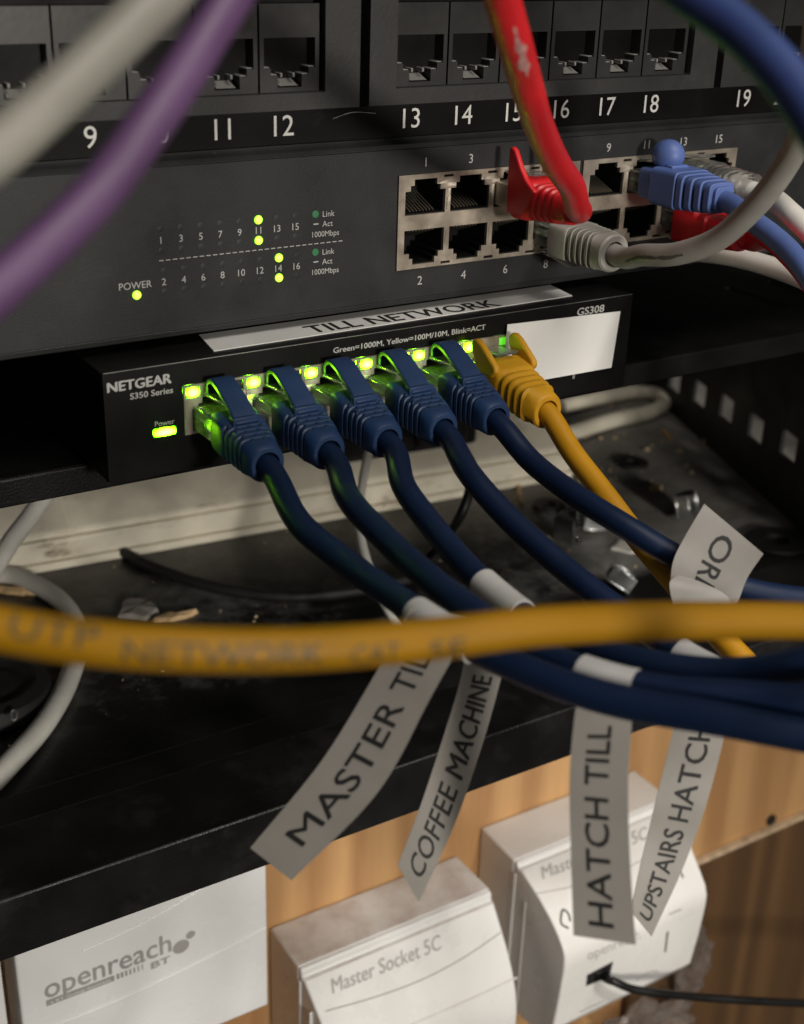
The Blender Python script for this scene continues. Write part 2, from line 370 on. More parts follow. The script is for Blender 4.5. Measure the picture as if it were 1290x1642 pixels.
# darker board fixed in front of the pine at lower right, its top edge is pale
dk = root('wooden_board', 'dark board at lower right with a pale top edge', 'board', (300, YW, -400))
MB().box(186, 520, YW-4, YW-.2, -620, -335.1).build('board', K['darkwood'], dk, bevel=.5)
MB().box(186, 520, YW-4.2, YW-.2, -335.1, -333.6).build('top_edge', mat('pale_edge', (.52, .40, .27), .7, var=.3, vscale=200), dk, bevel=.4)
kn = MB().lathe([(.1, .6), (1.8, .5), (2.8, .2), (3.1, -.5)], (274, YW-.9, -329.5), 'y', 20)
kn.build('knot_hole', K['rubber'], wall)

# ------------------------------------------------------------------ lower tray with the flange, floor, side panel
tr = root('rack_tray', 'black painted lower rack tray with a folded front flange and dusty floor', 'rack tray', (60, 100, -170))
prof = [(-10, -151), (-10, -170.5), (-8.5, -170.5), (-8.5, -152.5), (19, -152.5), (19, -166.5), (330, -166.5), (330, -165), (20.5, -165), (20.5, -151)]
MB().prism(prof, -340, 420, 'yz').build('front_flange', K['tray'], tr, bevel=.7, seg=3)
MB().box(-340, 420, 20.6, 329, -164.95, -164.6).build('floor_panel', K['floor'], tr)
MB().box(-340, 420, 26, 49, -164.6, -162.4).build('stiffener', K['tray_dark'], tr, bevel=1)
# side panel with square holes
XS = 262.
sp = root('rack_side_panel', 'black side panel of the rack pierced by a row of square holes', 'side panel', (XS, 120, -165))
A0 = Vector((236, 5, 0)); DD = Vector((.346, .938, 0)).normalized(); NN = Vector((DD.y, -DD.x, 0))
holes = []
for (px, py) in ((1085, 610), (1125, 632), (1168, 655), (1215, 687), (1268, 715)):
    v = P(px, py, 1.)-CAM; q = CAM+v*((A0-CAM).dot(NN)/v.dot(NN)); holes.append(((q-A0).dot(DD), q.z))
holes.append((holes[-1][0]-(holes[-2][0]-holes[-1][0]), holes[-1][1]-1.2))
polys = [[(0, -164.4), (340, -164.4), (340, 20), (0, 20)]]
for (hy, hz) in holes: polys.append([(hy-7.2, hz-6.2), (hy+7.2, hz-6.2), (hy+7.2, hz+6.2), (hy-7.2, hz+6.2)])
v, f = curve_mesh(polys, 1.8)
b = MB(); b.add([A0+DD*q.x+NN*q.z+Vector((0, 0, q.y)) for q in v], f); b.build('perforated_panel', K['tray_dark'], sp)
b = MB(); b.box(0, 330, 0, 1, -168, -60); b.v = [A0+DD*q.x+NN*(60+q.y)+Vector((0, 0, q.z)) for q in b.v]
b.build('outer_skin', overlay(mat('grey_outer_skin', (.62, .60, .56), .7), (.2, .18, .14), 60, .45, .7, amount=.8), sp)
rb = root('rack_back_panel', 'black back panel closing the rack behind the dirty power strip', 'back panel', (0, 331, -60))
MB().box(-420, 420, 331, 333, -171, 200).build('panel', K['tray_dark'], rb)

# ------------------------------------------------------------------ upper shelf carrying the small switch
K['shelf_black'] = overlay(mat('black_shelf_paint', (.004, .004, .004), .45, bump=.3, bscale=1400, spec=.2), (.2, .2, .18), 700, .74, .79, amount=.8, rough=.8)
sh = root('rack_shelf', 'thin black rack shelf under the small lit network switch', 'shelf', (0, 100, -42))
slots = []
for k in range(5): 
    x0 = 179+k*22
    slots.append([(x0, 30), (x0+4, 30), (x0+4, 60), (x0, 60)])
v, f = curve_mesh([[(-420, 5), (260, 5), (260, 300), (-420, 300)]] + slots, 1.4)
b = MB(); b.add([Vector((q.x, q.y, -41.8+q.z)) for q in v], f)
b.build('plate', K['shelf_black'], sh)
MB().box(-420, 260, 4.2, 5.6, -48.5, -41.2).build('front_lip', K['shelf_black'], sh, bevel=.5)
MB().box(-420, 260, 298, 300, -41, -13).build('back_lip', K['tray_dark'], sh)

# ------------------------------------------------------------------ RJ45 outlines
def rj_hole(cx, cz, flip, w=11.8, h=8.6, grow=0.):
    """opening with the stepped latch notch; flip=+1 notch on top, -1 below"""
    hw = w/2+grow; b0 = -h/2-grow
    pts = [(-hw, b0), (hw, b0), (hw, 1.6), (hw-1.6, 1.6), (hw-1.6, 3.0), (3.2+grow, 3.0), (3.2+grow, 4.3+grow), (-3.2-grow, 4.3+grow), (-3.2-grow, 3.0), (-hw+1.6, 3.0), (-hw+1.6, 1.6), (-hw, 1.6)]
    pts = [(cx+a, cz+flip*q) for a, q in pts]
    return pts if flip > 0 else pts[::-1]
def rect(x0, x1, z0, z1): return [(x0, z0), (x1, z0), (x1, z1), (x0, z1)]

# ------------------------------------------------------------------ patch panel
PITCH_P, GAP_P = 15.833, 35.682
def port_x(n): k = n-1; return k*PITCH_P + (k//6)*(GAP_P-PITCH_P) - 2*GAP_P - 10*PITCH_P
pp = root('patch_bay', 'dark grey patch panel across the top with large white port numbers', 'patch panel', (-18, 10, 33))
MB().box(-259, 223, -.6, 1.4, 32.9, 77.5).build('number_strip', K['panel_strip'], pp, bevel=.3)
for g in range(4):
    x0 = port_x(g*6+1)-16.4; x1 = port_x(g*6+6)+18.0
    hole = rect(port_x(g*6+1)-8.2, port_x(g*6+6)+8.0, 45.6, 68)
    b = MB(); holed(b, [rect(x0+.7, x1-.7, 41.8, 75.5), hole], -6.5, -.7)
    fr_ = b.build('jack_frame', K['panel'], pp, bevel=.5)
jp = None
for n in range(7, 22):
    cx = port_x(n)-.3; cz = 52.4
    if jp is None:
        b = MB()
        # opening: wide on top, stepped latch notch at the bottom
        op = [(-6.6, -1.4), (-4.9, -1.4), (-4.9, -3.0), (-3.1, -3.0), (-3.1, -5.7), (3.1, -5.7), (3.1, -3.0), (4.9, -3.0), (4.9, -1.4), (6.6, -1.4), (6.6, 5.2), (-6.6, 5.2)]
        holed(b, [rect(-7.65, 7.65, -6.7, 12.5), op], -4.6, 11)
        jp = b.build('network_jack', K['jack'], pp, origin=(0, 0, 0), bevel=.22)
        c = MB()
        for i in range(8):
            x = -3.9+i*1.11
            c.tube([Vector((x, 9.5, 3.6)), Vector((x, 1.5, -.4)), Vector((x, 0, -.9)), Vector((x, 8, -2.0))], .28, 6)
        ledge = MB().box(-6.1, -4.5, -3.6, 9, -2.3, -1.5).box(4.5, 6.1, -3.6, 9, -2.3, -1.5)
        jc = c.build('contacts', K['dull_wire'], jp, origin=(0, 0, 0))
        lt = MB()
        lt.add([(-2.4, -4.0, -5.4), (2.4, -4.0, -5.4), (1.6, 7, -1.2), (-1.6, 7, -1.2)], [(0, 1, 2, 3)])
        for q in (-1, 1):
            for (xa, xb, zz, ya, yb) in ((5.0, 6.5, -1.38, -4.2, 7), (3.2, 4.8, -2.98, -4.4, 5)):
                lt.box(min(q*xa, q*xb), max(q*xa, q*xb), ya, yb, zz, zz+.28)
        lt.box(-1.9, -1.3, -3.5, 6, -3.6, -2.6).box(1.3, 1.9, -3.5, 6, -3.6, -2.6)
        jl = lt.build('lit_guide_rail', K['dull_wire'] if False else mat('lit_ledge_grey', (.17, .17, .165), .3), jp, origin=(0, 0, 0), bevel=.15)  # rails and pale plates, the light on the ledge tops put into their colour
        jk = MB().box(-7.4, 7.4, 11.1, 12, -6.5, 9).build('jack_shade_plate', K['rubber'], jp, origin=(0, 0, 0))  # black plate paints in the darkness deep inside the opening
        jobj = (jp, jc, jl, jk)
    else:
        a = jobj[0].copy(); COL.objects.link(a); a.parent = pp
        for q in jobj[1:]:
            c = q.copy(); COL.objects.link(c); c.parent = a
        jp = a
    jp.location = (Vector((cx, 0, cz))-Vector(pp['_o']))*MM
for n in range(7, 22):
    letters(MB(), str(n), on_front(-.85), 5.0, u=port_x(n), v=37.7).build('port_number', K['print_white'], pp, smooth=0)
b = MB(); b.tube(spline([Vector((-22.5, -.9, 38.5)), Vector((-17, -.9, 39.7)), Vector((-10.5, -.9, 39.2))], 1), .09, 6)
b.build('scratch', K['print_dim'], pp)

# ------------------------------------------------------------------ sixteen-port switch
sw = root('rack_switch', 'charcoal sixteen port rack switch with two rows of metal shielded ports', 'network switch', (-18, 80, -11))
PS, BG, XS0 = 13.968, 4.556, 5.321
def sx(i): return XS0 + i*PS + (BG if i > 3 else 0)
BLK = [(-3.0, 55.9), (56.9, 115.4)]
prof = [(.3, -11), (.3, -8.6), (0, -8), (0, 29.8), (2.2, 31.6), (2.6, 33), (200, 33), (200, -11)]
v = MB()
face = MB(); holed(face, [rect(-259, 223, -8.9, 29.8)] + [rect(a, c, -1.2, 23.5) for a, c in BLK], 0, 1.5)
face.build('front_panel', K['switchface'], sw, bevel=.15)
v.prism([(0.02, 29.9), (2.0, 31.4), (2.4, 32.6), (4, 32.6), (4, 29.9)], -259, 223, 'yz').prism([(0.05, -9.0), (1.6, -9.0), (1.6, -10.6), (.4, -10.6)], -259, 223, 'yz')
v.build('folded_edge', K['switchface'], sw, bevel=.25)
MB().box(-259, 223, 2.2, 2.75, 32.62, 32.86).build('edge_highlight', mat('top_edge_highlight', (.17, .17, .165), .45, var=.6, vscale=60), sw)  # pale strip, a painted highlight along the switch's top edge
MB().box(-240, 206, 15, 200, -10.4, 32).build('case', K['tray_dark'], sw)
for bi, (a, c) in enumerate(BLK):
    cols = range(bi*4, bi*4+4)
    hs = []
    for i in cols: hs += [rj_hole(sx(i), 17.6, 1, grow=.25), rj_hole(sx(i), 4.6, -1, grow=.25)]
    # small shield tabs between the latch notches
    for i in list(cols)[:-1]:
        mx_ = (sx(i)+sx(i+1))/2
        hs += [rect(mx_-1.5, mx_+1.5, 22.1, 22.8), rect(mx_-1.5, mx_+1.5, -.6, .1)]
    hs[:] = hs
    b = MB(); holed(b, [rect(a+.15, c-.15, -1.05, 23.35)] + hs, -.5, .1)
    sb = b.build('port_shield', K['nickel'], sw, bevel=.12)
    t = MB()
    for i in cols:
        for z in (15.5, 6.6):
            t.box(sx(i)+6.55, sx(i)+6.85, -.75, -.5, z-1.6, z+1.6)
    t.build('shield_springs', K['nickel'], sb)
    for i in cols:
        for cz, fl in ((17.6, 1), (4.6, -1)):
            h = MB(); holed(h, [rect(sx(i)-6.9, sx(i)+6.9, cz-5.9, cz+5.9), rj_hole(sx(i), cz, fl)], .2, 13)
            h.box(sx(i)-6.8, sx(i)+6.8, 13.05, 13.6, cz-5.8, cz+5.8)
            ho = h.build('port_housing', K['black'], sb)
            ct = MB()
            for q in range(8):
                x = sx(i)-3.57+q*1.02
                ct.tube([Vector((x, 1.2, cz-fl*3.9)), Vector((x, 10, cz-fl*.6))], .22, 6)
            ct.build('contacts', mat('port_contact', (.16, .14, .11), .4, .6) if 'pc' not in K else K['pc'], ho)
for i in range(8):
    letters(MB(), str(2*i+1), on_front(-.12), 2.45, u=sx(i), v=26.35).build('port_number', K['print'], sw, smooth=0)
    letters(MB(), str(2*i+2), on_front(-.12), 2.45, u=sx(i)-.6, v=-4.4).build('port_number', K['print'], sw, smooth=0)
def lx(k): return -67.6+k*5.045
b = MB(); fn = on_front(-.12)
for k in range(8):
    letters(b, str(2*k+1), fn, 1.75, u=lx(k), v=13.2); letters(b, str(2*k+2), fn, 1.75, u=lx(k)+.3, v=3.3)
letters(b, 'POWER', fn, 1.75, u=-74.4, v=3.25, width=8.1)
for z in (15.6, 6.1):
    letters(b, 'Link', fn, 1.5, u=-23.0, v=z); letters(b, 'Act', fn, 1.5, u=-23.3, v=z-2.45); letters(b, '1000Mbps', fn, 1.45, u=-23.8, v=z-4.9, width=7.6)
    b.box(-27.3, -25.9, -.14, -.05, z-2.5, z-2.2)
k = 0; x = -68.3
while x < -19.5:
    b.box(x, x+1.15, -.14, -.05, 8.25, 8.45); x += 1.72
b.build('legend_lettering', K['print_dim'] if False else K['print'], sw, smooth=0)
for k in range(8):
    for (z, odd) in ((15.7, 1), (10.7, 1), (5.85, 0), (.85, 0)):
        lit = (odd and k == 5) or (not odd and k == 6)
        x = lx(k)+(.0 if odd else .4)
        b = MB().lathe([(1.08, .3), (1.05, -.25), (.8, -.42), (.35, -.5)] if lit else [(.8, .2), (.75, -.06), (.3, -.1)], (x, 0, z), 'y', 20)
        b.build('indicator_light', K['led'] if lit else K['led_off'], sw)
MB().lathe([(1.08, .3), (1.05, -.25), (.8, -.42), (.35, -.5)], (-74.2, 0, .85), 'y', 20).build('power_light', K['led'], sw)
for z in (15.7, 6.2): MB().lathe([(.95, .1), (.9, -.12), (.3, -.14)], (-26.7, 0, z), 'y', 20).build('legend_dot', K['led_green_off'], sw)

# ------------------------------------------------------------------ small eight-port switch
YN = -11.2
ng = root('desktop_switch', 'small black eight port switch on the shelf with green port lights', 'network switch', (-9, 40, -41))
NX0, NX1, NZ0, NZ1 = -87.7, 70.2, -40.6, -13.2
PN = 15.93
def nx(k): return -60.1+k*PN
FX0, FX1, FZ0, FZ1 = -68.2, 60.2, -31.5, -19.1
b = MB(); holed(b, [rect(NX0, NX1, NZ0, NZ1), rect(FX0-.1, FX1+.1, FZ0-.1, FZ1+.1), rect(-76.2, -70.3, -30.9, -28.7)], YN, YN+1.6)
b.box(NX0, NX1, YN+1.6, 88, NZ1-1.4, NZ1).box(NX0, NX1, YN+1.6, 88, NZ0, NZ0+1.4).box(NX0, NX0+1.4, YN+1.6, 88, NZ0+1.4, NZ1-1.4).box(NX1-1.4, NX1, YN+1.6, 88, NZ0+1.4, NZ1-1.4).box(NX0, NX1, 88, 89.5, NZ0, NZ1)
b.build('case', K['black_gloss'], ng, bevel=.35)
MB().box(NX0+.2, NX1-.2, YN-.12, YN+.25, NZ1-.12, NZ1+.06).build('front_edge_highlight', mat('edge_highlight', (.16, .16, .155), .35, .3, var=.5, vscale=90), ng, bevel=.1)  # bright line of the front top edge painted as a paler strip
hs = []
for k in range(8):
    hs.append(rj_hole(nx(k), -27.0, 1, h=7.6, grow=.15))
    for s in (-1, 1): hs.append(rect(nx(k)+s*5.75-1.75, nx(k)+s*5.75+1.75, -22.3, -19.7))
# hole polygons for lights must not touch the notch
b = MB(); holed(b, [rect(FX0, FX1, FZ0, FZ1)] + hs, YN-.35, YN+.2)
nsh = b.build('port_shield', K['nickel'], ng, bevel=.1)
sl = MB()
for k in range(9): sl.box(FX0+.2+k*15.98, FX0+.45+k*15.98, YN-.55, YN-.36, FZ0+.5, FZ1-3.4)
sl.build('shield_springs', K['nickel'], nsh)
for k in range(8):
    h = MB(); holed(h, [rect(nx(k)-7.6, nx(k)+7.6, FZ0+.2, -23.0), rj_hole(nx(k), -27.0, 1, h=7.4)[:3] + [(nx(k)+5.9, -23.4), (nx(k)-5.9, -23.4)] + rj_hole(nx(k), -27, 1, h=7.4)[-1:]], YN+.3, YN+13)
    h.box(nx(k)-7.6, nx(k)+7.6, YN+13, YN+13.6, FZ0+.2, -19.2)
    h.build('port_housing', K['black'], nsh)
    for s in (-1, 1):
        lit = s < 0 and k < 6
        m_ = K['led_port'] if lit else (K['led_dim'] if (k == 5) else K['led_off'])
        c = MB().box(nx(k)+s*5.75-1.6, nx(k)+s*5.75+1.6, YN-.75 if lit else YN-.2, YN+3, -22.15, -19.85)
        c.build('port_light', m_, nsh, bevel=.6, seg=3)
MB().box(-76.0, -70.5, YN-.5, YN+2, -30.75, -28.85).build('power_light', K['led_port'], ng, bevel=.35)
fn = on_front(YN-.14)
letters(MB(), 'NETGEAR', fn, 2.45, 'l', -86.7, -16.6, width=15.6, bold=.14).build('case_lettering', K['print'], ng, smooth=0)
letters(MB(), 'S350 Series', fn, 1.55, 'l', -81.4, -19.55, width=10.6, bold=.05).build('case_lettering', K['print'], ng, smooth=0)
letters(MB(), 'Power', fn, 1.35, 'c', -73.2, -27.4, width=5.0).build('case_lettering', K['print'], ng, smooth=0)
letters(MB(), 'Green=1000M, Yellow=100M/10M, Blink=ACT', fn, 1.5, 'l', -27.6, -16.05, width=46.5, bold=.05).build('case_lettering', K['print'], ng, smooth=0)
letters(MB(), 'GS308', fn, 2.2, 'c', 55.0, -15.9, width=9.6, bold=.08).build('case_lettering', K['print'], ng, smooth=0)
letters(MB(), '8', fn, 1.4, 'c', 50.9, -34.9).build('case_lettering', K['print'], ng, smooth=0)
for px in ((-80, 0), (62, 0)):
    MB().lathe([(5, -.4), (5, .1)], (px[0], px[1], -41), 'z', 20).build('rubber_foot', K['rubber'], ng)
# label tapes glued to it
zt = NZ1+.12
pts = [P(319, 537, z=zt), P(343, 563, z=zt), P(918, 474, z=zt), P(883, 457, z=zt)]
b = MB(); b.add([q+Vector((0, 0, .1)) for q in pts]+[q-Vector((0, 0, .1)) for q in pts], [(0,1,2,3),(7,6,5,4),(0,4,5,1),(1,5,6,2),(2,6,7,3),(3,7,4,0)])
lt = b.build('label_tape', K['paper_shiny'], ng); lt['label'] = 'white label tape printed TILL NETWORK on the top front edge'
b = MB(); _lift = Vector((0, 0, -1)); letters(b, 'TILL NETWORK', lambda u, v: Vector((u, v, zt+.16)), 6.4, u=-.8, v=-2.0, width=58.5, bold=.14)
b.build('lettering', K['ink'], lt, smooth=0); _lift = Vector((0, 1, 0))
ws = [(25.6, -16.1), (65.3, -17.4), (64.0, -34.0), (38.0, -33.9), (25.0, -33.4)]
b = MB().prism(ws, YN-1.0, YN-.75)
bl = b.build('blank_label', K['paper'], ng); bl['label'] = 'blank white paper label stuck over the last two ports'

# ------------------------------------------------------------------ plugs
def superring(cx, y, cz, hw, hh, e=4., n=28):
    out = []
    for k in range(n):
        q = 2*math.pi*k/n; c, s_ = math.cos(q), math.sin(q)
        out.append(Vector((cx+hw*abs(c)**(2/e)*(1 if c >= 0 else -1), y, cz+hh*abs(s_)**(2/e)*(1 if s_ >= 0 else -1))))
    return out
def plug_parts(parent, flip=1, out=9., latch=True):
    """clear modular plug; local frame: mouth of the port at the origin, cable towards -y"""
    b = MB().box(-5.85, 5.85, -out, 10, -3.3*flip if flip > 0 else -2.6, 2.6 if flip > 0 else 3.3)
    if latch:
        z = 2.7*flip
        b.add([(-1.6, 9, z), (1.6, 9, z), (1.6, 9, z+.9*flip), (-1.6, 9, z+.9*flip), (-3.0, -1, z+2.0*flip), (3.0, -1, z+2.0*flip), (3.0, -1, z+2.9*flip), (-3.0, -1, z+2.9*flip),
               (-3.0, -out-1, z+3.2*flip), (3.0, -out-1, z+3.2*flip), (3.0, -out-1, z+4.0*flip), (-3.0, -out-1, z+4.0*flip)],
              [(0,1,2,3),(0,4,5,1),(1,5,6,2),(2,6,7,3),(3,7,4,0),(4,8,9,5),(5,9,10,6),(6,10,11,7),(7,11,8,4),(8,11,10,9)])
    p = b.build('plug', K['clear'], parent, origin=(0, 0, 0), bevel=.3)
    g = MB()
    for q in range(8):
        x = -3.57+q*1.02; z0 = -3.2*flip
        g.box(x-.15, x+.15, 3, 8.5, min(z0, z0+1.6*flip), max(z0, z0+1.6*flip))
    g.build('contacts', K['gold'], p, origin=(0, 0, 0))
    wcol = mat('pair_wires', (.25, .30, .22), .5, var=.8, vscale=700) if 'wires' not in K else K['wires']; K['wires'] = wcol
    g = MB()
    for q in range(8):
        x = -3.57+q*1.02
        g.tube([Vector((x, 8, -.8*flip)), Vector((x, 2, -.4*flip)), Vector((x*.8, -out+.5, 0))], .43, 6)
    g.build('wires', wcol, p, origin=(0, 0, 0))
    return p
def rot_root(e, R_): e.rotation_euler = R_

# ---- five blue cables
def blue_plug_unit(e):
    plug_parts(e, 1, 11)
    SH = .17                                          # the boot sags towards the cable
    secs = [(-9.6, 5.75, 4.4, 7), (-10.4, 5.95, 4.7, 7), (-15.6, 5.9, 4.8, 6)]
    y = -16.0; wv = 5.8; groove = []
    for k in range(5):
        groove.append((y-.45, wv, 4.75-.08*k))
        secs += [(y, wv, 4.75-.08*k, 5), (y-.2, wv-.5, 4.3-.08*k, 5), (y-.7, wv-.53, 4.28-.08*k, 4.5), (y-.9, wv-.1, 4.7-.08*k, 4.2)]; y -= 1.75; wv -= .28
    secs += [(y, 4.5, 4.5, 3), (y-2.6, 4.35, 4.35, 2.4), (y-3.1, 4.0, 4.0, 2.3), (y-3.1, 3.1, 3.1, 2), (y-.8, 2.9, 2.9, 2)]
    b = MB().loft([superring(0, s[0], -.1+SH*(s[0]+7.6), s[1], s[2], s[3]) for s in secs])
    for k, (gy, gw, gh) in enumerate(groove):       # staggered webs across the grooves
        for gx in ((-2.9, .2, 3.1) if k % 2 else (-4.1, -1.4, 1.7)):
            if abs(gx)+.5 < gw-.5: b.box(gx-.45, gx+.45, gy-.5, gy+.5, 2.5+SH*(gy+7.6), gh-.22+SH*(gy+7.6))
    bo = b.build('boot', K['blue_boot'], e, origin=(0, 0, 0), smooth=35)
    # hood arching over the latch
    path = spline([Vector((0, -17.5, 3.0)), Vector((0, -14.6, 4.9)), Vector((0, -10.5, 7.0)), Vector((0, -6.2, 8.9)), Vector((0, -3.2, 9.4)), Vector((0, -1.6, 8.3)), Vector((0, -1.5, 5.6))], .5)
    n = len(path); rings = []
    for i, p in enumerate(path):
        t = (path[min(i+1, n-1)]-path[max(i-1, 0)]).normalized(); nrm = Vector((0, -t.z, t.y)); th = .65
        hw = 3.0 - .2*i/n
        rings.append([p+nrm*th+Vector((-hw, 0, 0)), p+nrm*th+Vector((hw, 0, 0)), p-nrm*th+Vector((hw, 0, 0)), p-nrm*th+Vector((-hw, 0, 0))])
    h = MB().loft(rings); h.box(-3.5, 3.5, -17.4, -15.0, 2.0, 4.6)
    h.build('latch_hood', K['blue_boot'], e, origin=(0, 0, 0), bevel=.3)
def copy_children(src, dst, skip=()):
    for ch in src.children:
        if ch.name.split('.')[0] in skip: continue
        c = ch.copy(); COL.objects.link(c); c.parent = dst
        copy_children(ch, c)
def cable(e, pts, r, mat_, name='cable', step=2.0, seg=18, far=''):
    pts = [Vector(q) for q in pts]; p = spline(pts, step); full = p
    def run_on(a, b):                         # the lead runs on out of the photograph
        d = (a-b).normalized(); return [a + d*q + Vector((0, 0, -q*q*.0006)) for q in range(6, 190, 6)]
    if 'e' in far: full = full + run_on(p[-1], p[-2])
    if 's' in far: full = run_on(p[0], p[1])[::-1] + full
    if far: MB().tube(full, r, seg).build(name, mat_, e); return p
    MB().tube(p, r, seg).build(name, mat_, e); return p
def wrap(e, path, c, length, r=3.05, name='label_wrap', m_=None):
    i = min(range(len(path)), key=lambda q: (path[q]-c).length); seg_ = [path[i]]; L = 0; j = i
    while L < length and j+1 < len(path): L += (path[j+1]-path[j]).length; j += 1; seg_.append(path[j])
    return MB().tube(seg_, r, 20).build(name, m_ or K['wrap'], e)
def ribbon(rows):
    """rows: (left px, left py, right px, right py, depth left, depth right) from the first end to the other -> surface S(s, t)"""
    Lp = [P(a, b_, dl) for a, b_, c, d_, dl, dr in rows]; Rp = [P(c, d_, dr) for a, b_, c, d_, dl, dr in rows]
    n = 10
    def cr(pts):
        out = []; q = [pts[0]*2-pts[1]] + pts + [pts[-1]*2-pts[-2]]
        for i in range(1, len(q)-2):
            for k in range(n):
                t = k/n; out.append(.5*((2*q[i]) + (q[i+1]-q[i-1])*t + (2*q[i-1]-5*q[i]+4*q[i+1]-q[i+2])*t*t + (3*q[i]-3*q[i+1]+q[i+2]-q[i-1])*t**3))
        out.append(pts[-1]); return out
    A, B = cr(Lp), cr(Rp)
    return A, B
def flag(e, rows, text=None, u0=0., u1=1., v0=.3, v1=.72, rev=False, name='label_flag', bold=.0, mat_=None, label=None):
    A, B = ribbon(rows); n = len(A); nt_ = 5
    mb = MB(); grid = []
    for i in range(n):
        for j in range(nt_):
            t = j/(nt_-1); grid.append(A[i].lerp(B[i], t))
    def nrm(i):
        i0, i1 = max(0, i-1), min(n-1, i+1)
        q = (B[i]-A[i]).cross(A[i1]-A[i0]).normalized()
        if q.dot(CAM-A[i]) < 0: q = -q
        return q
    th = .12
    top = [grid[i*nt_+j]+nrm(i)*th for i in range(n) for j in range(nt_)]; bot = [grid[i*nt_+j]-nrm(i)*th for i in range(n) for j in range(nt_)]
    N_ = n*nt_; f = []
    for i in range(n-1):
        for j in range(nt_-1):
            a = i*nt_+j; f.append((a, a+1, a+nt_+1, a+nt_)); f.append((N_+a, N_+a+nt_, N_+a+nt_+1, N_+a+1))
    for i in range(n-1):
        a = i*nt_; f.append((a, a+nt_, N_+a+nt_, N_+a)); a = i*nt_+nt_-1; f.append((a+nt_, a, N_+a, N_+a+nt_))
    for j in range(nt_-1):
        f.append((j+1, j, N_+j, N_+j+1)); a = (n-1)*nt_+j; f.append((a, a+1, N_+a+1, N_+a))
    mb.add(top+bot, f)
    fo = mb.build(name, mat_ or K['flag'], e, smooth=60)
    if label: fo['label'] = label
    if text:
        tv, tf, x0, x1 = text2d(text, 0, 0, 2); t_ = MB(); vs = []
        for a, b_ in tv:
            u = u0+(u1-u0)*(a-x0)/(x1-x0); v_ = v0+(v1-v0)*(b_/CAPH)
            if rev: v_ = 1-v_
            s = max(0, min(n-1.001, u*(n-1))); i = int(s); q = s-i
            pa = A[i].lerp(A[i+1], q); pb = B[i].lerp(B[i+1], q)
            vs.append(pa.lerp(pb, v_)+nrm(i).lerp(nrm(i+1), q).normalized()*(th+.08))
        t_.add(vs, tf); t_.add([q+(A[1]-A[0]).normalized()*.10+nrm(0)*.02 for q in vs], tf); t_.add([q+(B[0]-A[0]).normalized()*.10+nrm(0)*.04 for q in vs], tf); t_.build('lettering', K['ink'], fo, smooth=0)
    return fo

def C(*rows): return [P(*r) for r in rows]
BL = ['first blue patch cable from the power light, flagged MASTER TILL',
      'second blue patch cable from the power light, flagged HATCH TILL',
      'third blue patch cable from the power light, flagged COFFEE MACHINE',
      'fourth blue patch cable from the power light, flagged UPSTAIRS HATCH',
      'fifth blue patch cable, next to the yellow plug, without a flag']
BP = [C((480, 838, 286), (560, 905, 271), (640, 962, 256), (700, 1003, 245), (790, 1052, 235), (900, 1097, 226), (1000, 1126, 220), (1150, 1152, 213), (1300, 1180, 208), (1420, 1202, 205)),
      C((560, 800, 292), (625, 870, 276), (700, 937, 260), (770, 988, 249), (850, 1040, 239), (950, 1082, 229), (1060, 1108, 222), (1200, 1118, 216), (1300, 1125, 212), (1420, 1120, 210)),
      C((648, 780, 302), (693, 843, 290), (745, 905, 277), (800, 957, 266), (870, 1008, 253), (960, 1045, 243), (1060, 1070, 235), (1180, 1080, 228), (1300, 1062, 220), (1420, 1030, 215)),
      C((750, 755, 312), (810, 825, 303), (880, 890, 294), (960, 955, 284), (1040, 1012, 276), (1115, 1062, 268), (1200, 1095, 254), (1300, 1100, 244), (1420, 1095, 240)),
      C((850, 737, 327), (920, 792, 316), (1000, 842, 307), (1080, 890, 305), (1180, 940, 307), (1300, 962, 306), (1420, 965, 304))]
first = None
